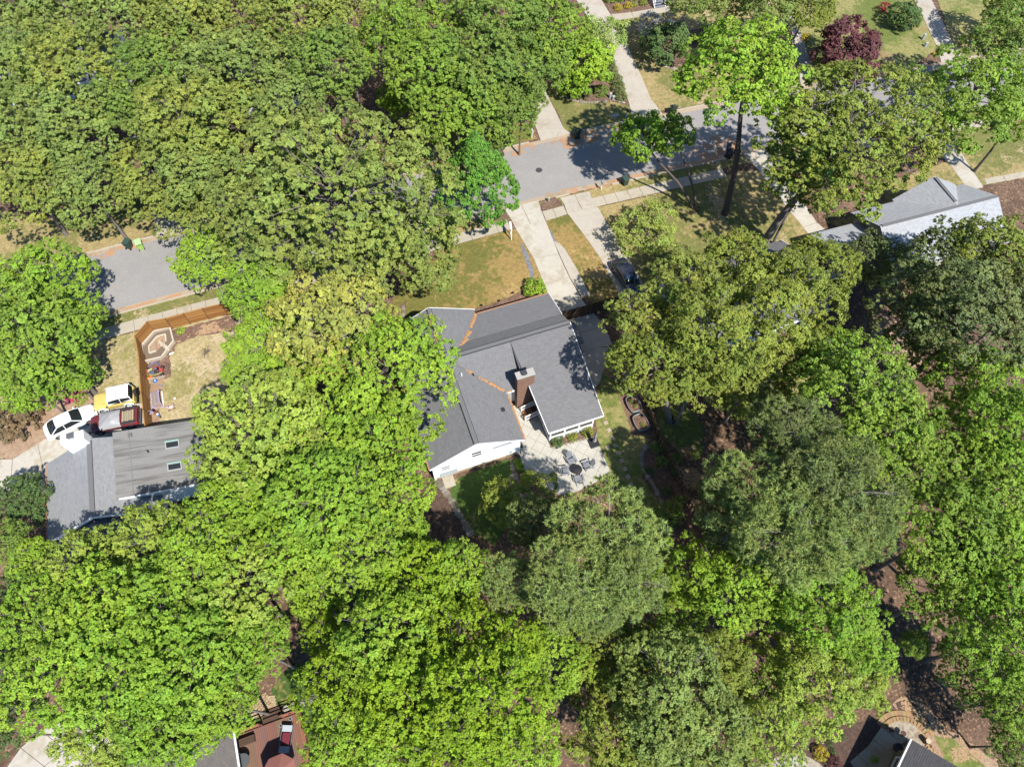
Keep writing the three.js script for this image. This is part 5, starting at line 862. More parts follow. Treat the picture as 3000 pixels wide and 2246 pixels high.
{ // maroon truck, its open cab under a grey tarpaulin, planks in the back
  const a = P(424, 1226), b = P(266, 1257), d = b.clone().sub(a), g = thing('maroon_truck', 'maroon open truck with grey tarpaulin over the cab and planks in the back', 'truck', a.clone().add(b).multiplyScalar(0.5).setY(0.05), Math.atan2(-d.z, d.x));
  const red = paint(col(134, 58, 62), 0.35);
  mesh('body', loftBody([[-2.2, 0.8, 0.4, 0.95, 1.0], [-2.12, 0.88, 0.36, 1.0, 1.03], [-1.2, 0.9, 0.34, 1.02, 1.05], [0.6, 0.9, 0.34, 1.0, 1.06], [1.1, 0.89, 0.36, 0.98, 1.1], [1.8, 0.85, 0.38, 0.92, 1.02], [2.1, 0.8, 0.4, 0.82, 0.92], [2.2, 0.68, 0.44, 0.72, 0.8]]), red, g);
  // tarp draped over a low frame
  const n = 18, m = 14, pos = [], idx = [], r = rng(4);
  for (let i = 0; i <= n; i++) for (let k = 0; k <= m; k++) { const x = -0.75 + i / n * 1.95, z = (k / m - 0.5) * 1.86, ridge = Math.max(0, 1 - Math.abs(x - 0.0) / 1.25); const y = 1.08 + 0.5 * Math.pow(ridge, 0.7) * (1 - Math.pow(Math.abs(z) / 0.95, 3)) + Math.sin(z * 9 + x * 7) * 0.018 + (r() - 0.5) * 0.02 - Math.max(0, Math.abs(z) - 0.82) * 1.6; pos.push(x, y, z); }
  for (let i = 0; i < n; i++) for (let k = 0; k < m; k++) { const q = i * (m + 1) + k; idx.push(q, q + 1, q + m + 2, q, q + m + 2, q + m + 1); }
  const tg = new THREE.BufferGeometry(); tg.setAttribute('position', new THREE.Float32BufferAttribute(pos, 3)); tg.setIndex(idx); tg.computeVertexNormals();
  mesh('tarpaulin', tg, flat(col(190, 190, 192), 0.55), g);
  mesh('bed_liner', box(1.18, 0.03, 1.3, -1.4, 1.07, 0), flat(col(60, 62, 66), 0.8), g);
  for (let i = 0; i < 7; i++) mesh('plank', rbox(0.13, 0.05, 1.12 - (i % 3) * 0.05, -1.86 + i * 0.155, 1.12, 0, 0.01), flat(col(206 - (i % 3) * 14, 182 - (i % 2) * 16, 142), 0.85), g);
  for (const s of [-1, 1]) { mesh('bed_rail', rbox(1.35, 0.16, 0.12, -1.42, 1.14, s * 0.76, 0.04), flat(col(66, 68, 74), 0.6), g); mesh('taillight', rbox(0.12, 0.3, 0.12, -2.18, 0.85, s * 0.8, 0.03), flat(col(226, 40, 40), 0.3), g); mesh('running_board', tube([V(-1.0, 0.3, s * 1.0), V(0, 0.28, s * 1.02), V(0.9, 0.3, s * 1.0)], 0.05), M.metal, g); mesh('mirror', rbox(0.08, 0.12, 0.2, 0.9, 1.16, s * 1.0, 0.03), M.black, g); for (const x of [-1.4, 1.4]) mesh('wheel_arch', new THREE.TorusGeometry(0.42, 0.05, 6, 20, Math.PI).translate(x, 0.38, s * 0.88), M.dark, g); }
  mesh('tailgate', rbox(0.12, 0.5, 1.6, -2.18, 0.85, 0, 0.04), red, g); mesh('bumper', rbox(0.16, 0.16, 1.7, -2.3, 0.48, 0, 0.04), flat(col(90, 90, 94), 0.5), g); mesh('bumper', rbox(0.16, 0.18, 1.6, 2.24, 0.52, 0, 0.05), M.dark, g);
  carWheels(g, [-1.4, 1.4], 0.8, 0.36, 0.24, rimM);
}
// ---------------------------------------------------------------- deck and garden things along the lower edge
{
  const D = (x, y, h = 0.82) => P(600 + x * 0.3846, 1880 + y * 0.3846, h);
  const lg = thing('deck_glider', 'white and grey glider seat with a red cushion on the timber deck', 'bench', D(628, 740), 0.35 + 1.2);
  mesh('cushion', rbox(0.9, 0.14, 0.6, 0, 0.45, 0, 0.05), flat(col(128, 36, 52), 0.85), lg);
  for (const s of [-1, 1]) { mesh('end_table', rbox(0.45, 0.05, 0.75, s * 0.72, 0.52, 0, 0.02), flat(col(206, 212, 218), 0.5), lg); for (const k of [-1, 1]) mesh('leg', cyl(0.025, 0.025, 0.5, s * 0.85, 0.26, k * 0.32), M.metal, lg); }
  mesh('frame', merge([bar(V(-0.95, 0.42, 0.42), V(0.95, 0.42, 0.42), 0.03), bar(V(-0.95, 0.42, -0.42), V(0.95, 0.42, -0.42), 0.03)]), M.metal, lg);
  const gr = thing('kettle_table', 'round dark covered table beside the brown roof wall', 'table', D(312, 905), 0); mesh('top', cyl(0.5, 0.5, 0.06, 0, 0.72, 0, 32), flat(col(96, 98, 100), 0.6), gr); mesh('pedestal', cyl(0.08, 0.06, 0.7, 0, 0.35, 0), M.dark, gr); mesh('base', cyl(0.28, 0.24, 0.05, 0, 0.03, 0, 20), M.dark, gr);
  const um = thing('deck_umbrella', 'faded red octagonal umbrella open over the timber deck corner', 'umbrella', D(622, 1000)); const cn = new THREE.ConeGeometry(1.3, 0.5, 8, 1, true).toNonIndexed(); cn.computeVertexNormals();
  mesh('canopy', cn.translate(0, 2.2, 0), new THREE.MeshStandardMaterial({ color: col(172, 112, 100), roughness: 0.9, side: THREE.DoubleSide }), um); mesh('pole', cyl(0.03, 0.03, 2.4, 0, 1.2, 0), M.brownWood, um); mesh('foot', cyl(0.3, 0.25, 0.1, 0, 0.05, 0), M.dark, um);
  const bx = thing('deck_box', 'long brown bench box along the deck railing beside the brown roof', 'bench', D(312, 760), 0.35); mesh('box', rbox(1.5, 0.4, 0.5, 0, 0.2, 0, 0.02), flat(col(120, 96, 78), 0.85), bx); for (let i = 0; i < 3; i++) mesh('slat', box(1.55, 0.03, 0.15, 0, 0.42, -0.18 + i * 0.18), M.brownWood, bx);
  for (const [x, y, lab] of [[583, 640, 'small white pot on the deck rail corner post'], [655, 588, 'small pale green pot at the far deck corner']]) { const o = thing('flower_pot', lab, 'pot', D(x, y, 1.85)); mesh('pot', cyl(0.08, 0.12, 0.2, 0, 0.1, 0), flat(col(206, 220, 214), 0.6), o); mesh('soil', cyl(0.1, 0.1, 0.02, 0, 0.2, 0), M.dark, o); }
  for (const [x, y] of [[620, 510], [670, 495], [742, 470], [810, 462]]) { const o = mesh('round_paver', cyl(0.26, 0.26, 0.05, 0, 0, 0, 20), flat(col(190, 182, 166), 0.9)); o.position.copy(D(x, y, 0.04)); tag(o, 'round pale paver in the shaded grass beyond the timber deck', 'paver', 'round pavers by the deck'); }
  // small outbuilding roof seen through the canopy
  const sh = thing('garden_shed', 'small shed with weathered grey plank roof glimpsed in the tree gap', 'shed', P(1065, 1690, 0), 0.3);
  mesh('wall', box(2.0, 1.9, 1.5, 0, 0.95, 0), flat(col(120, 92, 76), 0.9), sh); for (let i = 0; i < 6; i++) mesh('roof_plank', box(2.4, 0.04, 0.34, 0, 2.05 + i * 0.03, 0.85 - i * 0.33).rotateX(0), flat(col(160 + (i % 3) * 14, 158 + (i % 3) * 12, 150), 0.85), sh);
  // flagstone garden at the lower right
  const E = (x, y, h = 0) => P(2200 + x * 0.5189, 1980 + y * 0.5189, h);
  struct(mesh('round_patio', prism(smooth([E(40, 530), E(100, 478), E(190, 445), E(270, 438), E(340, 465), E(400, 505), E(420, 560), E(200, 640)], 50), -0.03, 0.03), MAT.pebble));
  [[150, 505, 1], [185, 490, 1.2], [215, 482, 1.4], [252, 482, 1.5], [295, 488, 1.7], [240, 512, 1], [205, 515, 1]].forEach(([x, y, s], i) => { const r = rng(i + 3), o = mesh('flagstone', prism(Array.from({ length: 6 }, (_, k) => { const a = k / 6 * 6.283, q = (0.28 + r() * 0.12) * (0.6 + s * 0.25); return V(Math.cos(a) * q * 0.8, 0, Math.sin(a) * q * 1.15); }), 0, 0.05, 0.01), flat(col(206, 202, 190), 0.9)); o.position.copy(E(x, y, 0.03)); o.rotation.y = 0.5 - i * 0.2; tag(o, 'pale flagstone set in the round pebble patio', 'flagstone', 'flagstones in the round patio'); });
  slabs('yard_slab', [[[2490, 2230], [2560, 2170]], [[2525, 2280], [2640, 2215]]].map((q) => q), MAT.walk, 0.045, [3]);
  slabs('yard_slab', [[[2533, 2200], [2582, 2128]], [[2560, 2225], [2640, 2180]], [[2600, 2262], [2690, 2210]]], MAT.walk, 0.05, [2, 2]);
  struct(mesh('pebble_yard', prism(smooth([E(745, 285), E(800, 255), E(860, 250), E(940, 262), E(990, 300), E(1010, 340), E(960, 400), E(900, 360), E(840, 380)], 40), -0.03, 0.034), MAT.pebble));
  const arc = struct(new THREE.Group()); arc.name = 'brick_arc'; scene.add(arc);
  const A0 = E(880, 400), rad = E(880, 238).distanceTo(A0); for (let k = 0; k < 2; k++) for (let i = 0; i < 15; i++) { const a = -2.35 + i * 0.135, rr = rad + k * 0.42 - 0.1; mesh('block', rbox(0.36, 0.08, 0.4, 0, 0, 0, 0.02).rotateY(-a).translate(A0.x + Math.cos(a) * rr, 0.05, A0.z + Math.sin(a) * rr), flat(col(178 + (i * 7 % 3) * 8, 144 + (i * 5 % 3) * 8, 108), 0.9), arc); }
  for (const [x, y, lab] of [[783, 303, 'dark iron garden stool at the edge of the pebble yard'], [848, 325, 'dark iron stool in the middle of the pebble yard']]) { const o = thing('garden_stool', lab, 'stool', E(x, y, 0.04), 0.5); mesh('seat', cyl(0.2, 0.2, 0.05, 0, 0.45, 0, 18), M.brownWood, o); for (let i = 0; i < 3; i++) mesh('leg', bar(V(Math.cos(i * 2.1) * 0.2, 0, Math.sin(i * 2.1) * 0.2), V(Math.cos(i * 2.1) * 0.1, 0.45, Math.sin(i * 2.1) * 0.1), 0.02), M.dark, o); }
  const tb = thing('log_stump', 'pale cut log stump standing by the dark roof', 'stump', E(985, 368)); mesh('trunk', cyl(0.24, 0.22, 0.55, 0, 0.27, 0, 18), flat(col(150, 124, 96), 0.9), tb); mesh('cut_top', cyl(0.2, 0.2, 0.02, 0, 0.555, 0, 18), flat(col(226, 206, 176), 0.9), tb);
  const pt = thing('garden_pot', 'dark round pot beside the dark roof wall', 'pot', E(820, 405)); mesh('pot', new THREE.LatheGeometry([[0.2, 0], [0.32, 0.25], [0.3, 0.5], [0.34, 0.55], [0.28, 0.55], [0.24, 0.4]].map((q) => new THREE.Vector2(...q)), 24), flat(col(84, 70, 60), 0.7), pt); mesh('soil', cyl(0.27, 0.27, 0.02, 0, 0.44, 0), M.dark, pt);
}
// ---------------------------------------------------------------- trees and shrubs
const UP = V(0, 1, 0);
// leaves of a crown of radius o.R, gathered in sprays on boughs; centre of the crown at the origin
function crownGeometry(seed, o) {
  const r = rng(seed), pos = [], colr = [], idx = [], boughs = [], gauss = () => (r() + r() + r() - 1.5) * 0.82;
  const dir = () => { const y = r() * 2 - 1, a = r() * 6.283, s = Math.sqrt(1 - y * y); return V(Math.cos(a) * s, y, Math.sin(a) * s); };
  const n = o.boughs, ga = 2.39996, skew = [dir(), dir(), dir(), dir()], amp = skew.map(() => (r() - 0.4) * 0.32);
  for (let i = 0; i < n; i++) {
    const y = 1 - (i + 0.5) / n * (1 + (o.low ?? 0.45)), s = Math.sqrt(Math.max(0, 1 - y * y)), a = i * ga, d = V(Math.cos(a) * s, y, Math.sin(a) * s).addScaledVector(dir(), 0.17).normalize();
    if (r() < (o.gap ?? 0.06)) continue;
    let k = o.tight ? 0.82 + r() * 0.16 : 0.6 + r() * 0.46; skew.forEach((q, j) => { k += amp[j] * Math.max(0, d.dot(q)) ** 2; });
    if (o.cone) { const t = (y + 0.45) / 1.45; k = 1; d.set(d.x * (1.02 - t) * 1.25, y * 1.0, d.z * (1.02 - t) * 1.25); }
    boughs.push({ c: V(d.x * o.R * k, d.y * o.R * k * o.flat, d.z * o.R * k), r: o.R * (o.boughR ?? 0.2) * (0.7 + r() * 0.6), d });
  }
  for (let i = 0; i < n * (o.inner ?? 0.22); i++) { const d = dir(); d.y = Math.abs(d.y) * 0.8 - 0.25; boughs.push({ c: d.clone().multiplyScalar(o.R * (0.3 + r() * 0.3)).multiply(V(1, o.flat, 1)), r: o.R * 0.25, d, inner: true }); }
  const leaf = (p, nrm, len, wid, c, fold) => {
    const t = dir(); t.addScaledVector(nrm, -t.dot(nrm)).normalize(); const b = new THREE.Vector3().crossVectors(nrm, t), i0 = pos.length / 3;
    const q = [[-0.5, 0, 0], [0.02, -0.5, fold], [0.55, 0, -fold * 0.6], [-0.04, 0.5, fold]];
    for (const [x, z, h] of q) pos.push(p.x + t.x * x * len + b.x * z * wid + nrm.x * h * wid, p.y + t.y * x * len + b.y * z * wid + nrm.y * h * wid, p.z + t.z * x * len + b.z * z * wid + nrm.z * h * wid);
    for (let k = 0; k < 4; k++) colr.push(c[0], c[1], c[2]);
    idx.push(i0, i0 + 1, i0 + 2, i0, i0 + 2, i0 + 3);
  };
  const needle = (p, d, len, wid, c) => { const s = new THREE.Vector3().crossVectors(d, dir()).normalize(), i0 = pos.length / 3; pos.push(p.x - s.x * wid, p.y - s.y * wid, p.z - s.z * wid, p.x + s.x * wid, p.y + s.y * wid, p.z + s.z * wid, p.x + d.x * len, p.y + d.y * len, p.z + d.z * len); for (let k = 0; k < 3; k++) colr.push(c[0], c[1], c[2]); idx.push(i0, i0 + 1, i0 + 2); };
  const per = o.sprays / boughs.reduce((s, b) => s + b.r * b.r * (b.inner ? 0.5 : 1), 0);
  for (const b of boughs) {
    const out = b.d.clone().addScaledVector(UP, 0.45).normalize(), tone = 0.86 + r() * 0.28, warm = (r() - 0.5) * 0.16, m = Math.round(per * b.r * b.r * (b.inner ? 0.5 : 1));
    for (let j = 0; j < m; j++) {
      let d = dir(); if (d.dot(out) < -0.25 + r() * 0.3) d.addScaledVector(out, -2 * d.dot(out));
      const rc = o.spray * (0.7 + r() * 0.6), c = b.c.clone().addScaledVector(d.clone().multiply(V(1, 0.8, 1)), b.r * (0.72 + 0.32 * Math.sqrt(r()))), st = tone * (0.88 + r() * 0.24);
      for (let k = 0; k < o.leaves; k++) {
        const t = st * (0.82 + r() * 0.36), w = warm + (r() - 0.5) * 0.14, cc = [t * (1 + w), t, t * (1 - w * 0.8)];
        if (o.needle) { const nd = dir().addScaledVector(d, 0.55).addScaledVector(UP, 0.25).normalize(); needle(c.clone().addScaledVector(dir(), rc * 0.12), nd, rc * (0.8 + r() * 0.5), o.leaf * (0.7 + r() * 0.6), cc); continue; }
        const p = V(c.x + gauss() * rc, c.y + gauss() * rc * 0.62, c.z + gauss() * rc), nrm = d.clone().multiplyScalar(0.85).addScaledVector(UP, 0.3).addScaledVector(dir(), o.rough ?? 0.6).normalize(), s = o.leaf * (0.7 + r() * 0.6);
        leaf(p, nrm, s * (o.long ?? 1.3), s, cc, (r() - 0.3) * 0.28);
      }
    }
  }
  const g = new THREE.BufferGeometry(); g.setAttribute('position', new THREE.Float32BufferAttribute(pos, 3)); g.setAttribute('color', new THREE.Float32BufferAttribute(colr, 3)); g.setIndex(idx);
  return { g, boughs, R: o.R };
}
function limb(pts, r0, r1, n = 5) {
  const c = new THREE.CatmullRomCurve3(pts), S = Math.max(3, pts.length * 2), pos = [], nor = [], idx = [];
  for (let i = 0; i <= S; i++) { const p = c.getPoint(i / S), t = c.getTangent(i / S), a = new THREE.Vector3().crossVectors(t, Math.abs(t.y) < 0.9 ? UP : V(1, 0, 0)).normalize(), b = new THREE.Vector3().crossVectors(t, a), rr = r0 + (r1 - r0) * i / S; for (let k = 0; k < n; k++) { const q = k / n * 6.283, d = a.clone().multiplyScalar(Math.cos(q)).addScaledVector(b, Math.sin(q)); pos.push(p.x + d.x * rr, p.y + d.y * rr, p.z + d.z * rr); nor.push(d.x, d.y, d.z); } }
  for (let i = 0; i < S; i++) for (let k = 0; k < n; k++) { const a = i * n + k, b = i * n + (k + 1) % n; idx.push(a, b, a + n, b, b + n, a + n); }
  const g = new THREE.BufferGeometry(); g.setAttribute('position', new THREE.Float32BufferAttribute(pos, 3)); g.setAttribute('normal', new THREE.Float32BufferAttribute(nor, 3)); g.setIndex(idx); return g;
}
const bark = flat(col(150, 138, 128), 0.95), barkDark = flat(col(112, 98, 90), 0.95), barkPale = flat(col(186, 178, 170), 0.95);
// leaf colours are given as the photograph's sunlit leaf
const leafMat = (r, g, b, through = 0.4) => { const c = base(r, g, b).map((x) => Math.min(0.6, x * 1.3)); return new THREE.MeshPhysicalMaterial({ color: new THREE.Color().setRGB(...c), roughness: 0.75, transmission: through, vertexColors: true, side: THREE.DoubleSide, specularIntensity: 0.6 }); };
const OAK = { R: 7, flat: 0.78, boughs: 66, sprays: 2000, leaves: 16, spray: 0.3, leaf: 0.22, boughR: 0.24 };
const MAPLE = { R: 7, flat: 0.8, boughs: 78, sprays: 1800, leaves: 14, spray: 0.32, leaf: 0.27, long: 1.1, rough: 0.6, boughR: 0.22 };
const PINE = { R: 6, flat: 0.6, boughs: 100, sprays: 2300, leaves: 18, spray: 0.42, leaf: 0.05, needle: true, boughR: 0.19 };
const proto = {
  oakA: crownGeometry(11, OAK), oakB: crownGeometry(12, { ...OAK, gap: 0.1 }), oakC: crownGeometry(13, { ...OAK, boughs: 50, boughR: 0.28 }),
  bigA: crownGeometry(14, { ...OAK, R: 10, boughs: 170, sprays: 3900, flat: 0.72, boughR: 0.13 }),
  mapleA: crownGeometry(15, MAPLE), mapleB: crownGeometry(16, { ...MAPLE, gap: 0.1 }), mapleC: crownGeometry(17, { ...MAPLE, boughs: 120, boughR: 0.165, leaf: 0.24 }),
  looseA: crownGeometry(18, { ...OAK, gap: 0.22, boughs: 70, boughR: 0.19, sprays: 1500, spray: 0.36, leaf: 0.22, inner: 0.15 }), looseB: crownGeometry(19, { ...OAK, gap: 0.16, boughs: 76, boughR: 0.2, sprays: 1800, spray: 0.34, leaf: 0.22 }),
  pineA: crownGeometry(20, PINE), pineB: crownGeometry(21, { ...PINE, gap: 0.12, boughs: 110, boughR: 0.16 }),
  cone: crownGeometry(22, { R: 5, flat: 1, boughs: 130, sprays: 1700, leaves: 17, spray: 0.3, leaf: 0.18, cone: true, boughR: 0.15, inner: 0.15, long: 1.8, rough: 0.9 }),
  shrubA: crownGeometry(23, { R: 1, flat: 0.8, boughs: 30, sprays: 330, leaves: 12, spray: 0.1, leaf: 0.08, boughR: 0.34, low: 0.3, tight: true }), shrubB: crownGeometry(24, { R: 1, flat: 0.8, boughs: 16, sprays: 70, leaves: 10, spray: 0.2, leaf: 0.12, boughR: 0.36, gap: 0.12, low: 0.3 }),
  smallA: crownGeometry(25, { R: 3.2, flat: 0.75, boughs: 44, sprays: 560, leaves: 16, spray: 0.34, leaf: 0.2, boughR: 0.26, gap: 0.1 }), smallB: crownGeometry(26, { R: 3.2, flat: 0.7, boughs: 40, sprays: 420, leaves: 16, spray: 0.4, leaf: 0.17, boughR: 0.24, gap: 0.2, rough: 0.95 }),
};
const LEAF = {
  oak: leafMat(162, 182, 86), oakWarm: leafMat(172, 184, 78), oakDeep: leafMat(146, 174, 68), big: leafMat(164, 180, 80), lime: leafMat(172, 206, 58), limeWarm: leafMat(182, 204, 80), limeDeep: leafMat(160, 198, 56), spring: leafMat(164, 196, 32),
  olive: leafMat(164, 178, 66), oliveDull: leafMat(146, 160, 88), bright: leafMat(158, 190, 62), evergreen: leafMat(112, 142, 70), pine: leafMat(164, 184, 96, 0.2), pineGrey: leafMat(150, 166, 92, 0.2), conifer: leafMat(132, 186, 64), purple: leafMat(124, 74, 76, 0.3), pale: leafMat(192, 214, 108), gold: leafMat(226, 206, 64), magenta: leafMat(206, 70, 120, 0.3), red: leafMat(190, 50, 60, 0.3), white: leafMat(226, 222, 206, 0.3), burgundy: leafMat(140, 118, 82, 0.3), yellowPale: leafMat(200, 204, 92), yellowGreen: leafMat(184, 200, 92),
};
const depthOf = (p) => p.clone().sub(EYE).dot(toWorld(V(0, 0, 1)));
let treeSeed = 100;
// u, v: crown centre in the 2212 wide view; R: crown radius there; hc: height of the crown centre
function tree(name, label, category, group, [u, v, Rp, hc], pk, mk, o = {}) {
  const c = Q(u, v, hc), R = Rp * 1.35624 * depthOf(c) / FOC, pr = proto[pk], r = rng(treeSeed++), foot = o.foot ? P(...o.foot) : V(c.x + (r() - 0.5) * 0.8, 0, c.z + (r() - 0.5) * 0.8);
  const t = thing(name, label, category, foot, 0, group), k = R / pr.R, ky = k * (o.tall ?? 1), spin = r() * 6.283;
  const cr = mesh('crown', pr.g, LEAF[mk], t); cr.position.copy(c).sub(foot); cr.scale.set(k, ky, k); cr.rotation.y = spin;
  cr.updateMatrix();
  const cc = cr.position, list = [], r0 = o.trunk ?? Math.max(0.06, R * 0.045), fork = V(cc.x, Math.max(hc * 0.35, hc - R * 0.62 * (o.tall ?? 1)), cc.z).multiply(V(0.75, 1, 0.75)), topP = cc.clone().add(V(0, R * 0.35, 0));
  list.push(limb([V(0, -0.1, 0), V(cc.x * 0.3 + (r() - 0.5) * 0.3, fork.y * 0.5, cc.z * 0.3), fork, topP], r0 * 1.15, r0 * 0.25, 8));
  list.push(limb([V(0, -0.1, 0), V(0, 0.15, 0), V(0, 0.6, 0)], r0 * 1.7, r0 * 1.1, 9));
  const outer = pr.boughs.filter((b) => !b.inner);
  outer.forEach((b, i) => {
    if (i % (o.limbs ?? 2)) return;
    const e = b.c.clone().applyMatrix4(cr.matrix), s = fork.clone().lerp(topP, 0.15 + 0.7 * Math.min(1, Math.max(0, b.d.y))), mid = s.clone().lerp(e, 0.5).add(V((r() - 0.5) * R * 0.12, R * 0.06, (r() - 0.5) * R * 0.12));
    list.push(limb([s, mid, e], Math.min(0.09, r0 * 0.25), 0.015, 4));
    for (let q = 0; q < 2; q++) list.push(limb([mid.clone().lerp(e, 0.6), e.clone().add(V((r() - 0.5) * b.r * k * 2, r() * b.r * k * 1.1, (r() - 0.5) * b.r * k * 2))], 0.035, 0.012, 3));
  });
  mesh('trunk', mergeGeometries(list), o.bark ?? bark, t);
  return t;
}
const grove = (name, label, group, list, pks, mks, o) => list.forEach((a, i) => tree(name, label, 'tree', group, [a[0], a[1], a[2] * 0.95, a[3] + ((i * 0.618) % 1 - 0.5) * 3.2], pks[(i * 7 + (a[0] | 0)) % pks.length], mks[(i * 5 + (a[1] | 0)) % mks.length], o));
{
  const W = ['oakA', 'oakB', 'oakC', 'looseB'], C = ['oak', 'oakWarm', 'oak', 'oakDeep'];
  grove('oak_tree', 'yellow green oak around the hidden bluish grey roof', 'oaks around the bluish grey roof', [[150, 30, 92, 12], [270, 45, 95, 11], [30, 160, 98, 11], [138, 150, 96, 12], [275, 215, 86, 11], [150, 275, 100, 12]], W, C);
  grove('oak_tree', 'yellow green oak at the edge of the lawn with the two bins', 'oaks edging the lawn with bins', [[50, 385, 98, 10], [185, 405, 84, 8], [40, 280, 102, 11]], W, C);
  grove('oak_tree', 'warm green oak shading the woodland driveway', 'oaks shading the woodland driveway', [[335, 372, 96, 9], [420, 360, 92, 10], [392, 440, 66, 7], [398, 255, 106, 12]], W, ['oakWarm', 'oak']);
  grove('oak_tree', 'oak crowding the back of the huge round oak', 'oaks behind the huge round oak', [[500, 245, 86, 11], [622, 235, 76, 11], [605, 140, 86, 12], [712, 140, 90, 11]], W, C);
  grove('oak_tree', 'oak deep in the woods beyond the hidden roofs', 'oaks deep in the woods', [[40, 40, 95, 11], [395, 40, 92, 12], [520, 35, 95, 11], [640, 30, 92, 12], [745, 45, 88, 11], [375, 150, 102, 12], [490, 150, 102, 11]], W, C);
}
tree('large_oak_tree', 'huge round yellow green oak crown reaching over the street edge', 'tree', null, [718, 420, 212, 12], 'bigA', 'big', { trunk: 0.5 });
tree('oak_tree', 'lower oak crown hanging over the front lawn beside the huge round oak', 'tree', null, [875, 530, 104, 9], 'oakC', 'big', { foot: [1120, 850] });
tree('oak_tree', 'oak crown on the woods side of the huge round oak', 'tree', null, [560, 470, 110, 9], 'oakA', 'big');
grove('oak_tree', 'deep green shaggy oak above the tan driveway across the street', 'shaggy oaks across the street', [[955, 40, 98, 11], [1075, 45, 98, 12], [1180, 60, 84, 11], [925, 145, 90, 11], [1045, 150, 104, 12], [1140, 130, 82, 10], [985, 235, 98, 9], [1080, 235, 82, 8], [1130, 205, 50, 7]], ['oakC', 'oakA', 'looseB'], ['oakDeep', 'bright', 'oakDeep']);
tree('poplar_tree', 'ivy covered dark green tree between the woods and the shaggy oaks', 'tree', null, [850, 90, 70, 12], 'mapleC', 'bright', { tall: 1.5 });
tree('sapling', 'bright lime sapling beside the utility pole', 'tree', null, [862, 215, 42, 4], 'smallA', 'lime');
tree('cypress_tree', 'narrow bright green feathery conifer at the kerb', 'conifer', null, [1030, 385, 76, 7], 'cone', 'conifer', { foot: [1428, 668], tall: 1.5, limbs: 6, trunk: 0.2 });
// across the street, right
tree('ornamental_tree', 'pale lime airy tree overhanging the long driveway', 'tree', null, [1303, 78, 46, 4.5], 'smallB', 'pale');
tree('ornamental_tree', 'lime green garden tree among shrubs in the bordered bed', 'tree', null, [1262, 130, 62, 4], 'smallA', 'lime');
tree('ornamental_tree', 'rounded lime maple low in the bordered bed', 'tree', null, [1240, 180, 36, 2], 'smallA', 'limeDeep');
tree('shade_tree', 'small dark green tree in the shaded bed below the front steps', 'tree', null, [1440, 95, 48, 3], 'smallA', 'evergreen');
tree('dogwood_tree', 'white flowering dogwood behind the small dark green tree', 'tree', null, [1415, 62, 34, 2.5], 'smallB', 'white');
grove('lawn_tree', 'olive green tree standing along the far lawns', 'olive trees along the far lawns', [[1560, 5, 66, 8], [1660, 0, 62, 9], [1745, 20, 56, 6], [1490, -10, 50, 8]], ['looseA', 'oakB'], ['olive', 'oak']);
tree('tulip_tree', 'tall lime green street tree with bare forked trunk', 'tree', null, [1606, 158, 122, 18], 'mapleA', 'lime', { foot: [2125, 624], trunk: 0.34, bark: barkDark, limbs: 3 });
tree('ivy_tree', 'small leafy tree overhanging the street on a thin leaning trunk', 'tree', null, [1383, 298, 50, 8], 'smallA', 'limeDeep', { tall: 1.3, foot: [2034, 612], trunk: 0.16, bark: barkDark });
tree('ivy_tree', 'second dark leafy clump tree beside the small overhanging street tree', 'tree', null, [1456, 292, 40, 8], 'smallA', 'bright', { tall: 1.3, foot: [2044, 618], trunk: 0.14, bark: barkDark });
tree('redbud_tree', 'low spreading pale green tree beside the second driveway', 'tree', null, [1400, 498, 62, 2.6], 'smallB', 'yellowGreen', { tall: 0.8 });
tree('street_oak_tree', 'broad yellow green oak on a leaning trunk between two driveways', 'tree', null, [1818, 300, 180, 14], 'bigA', 'olive', { foot: [2237, 712], trunk: 0.42, bark: bark, tall: 0.9 });
tree('street_oak_tree', 'lower drooping crown of oak beside the leaning trunk', 'tree', null, [1740, 395, 70, 9], 'looseA', 'olive', { trunk: 0.15 });
tree('green_street_tree', 'dark green airy tree over the street beside the far lawn', 'tree', null, [2090, 220, 122, 10], 'looseA', 'bright', { foot: [2742, 450], trunk: 0.28, bark: barkDark });
tree('green_street_tree', 'deep green tree at the street corner above the airy one', 'tree', null, [2180, 110, 90, 9], 'looseB', 'oakDeep', { bark: barkDark });
tree('green_street_tree', 'deep green tree beyond the lawn walkway', 'tree', null, [2195, 250, 66, 8], 'looseA', 'bright', { bark: barkDark });
tree('green_street_tree', 'green treetop at the upper corner of the far lawn', 'tree', null, [2190, 15, 60, 6], 'oakB', 'bright');
tree('red_maple_tree', 'rounded purple leaved maple on the far lawn', 'tree', null, [1832, 108, 66, 3.2], 'smallA', 'purple', { limbs: 5 });
tree('round_shrub_tree', 'round green shrub tree beside the top driveway', 'shrub', null, [1955, 35, 33, 1.6], 'smallA', 'evergreen');
tree('red_shrub', 'small red leaved shrub by the round green shrub tree', 'shrub', null, [1909, 17, 13, 0.6], 'shrubB', 'red');
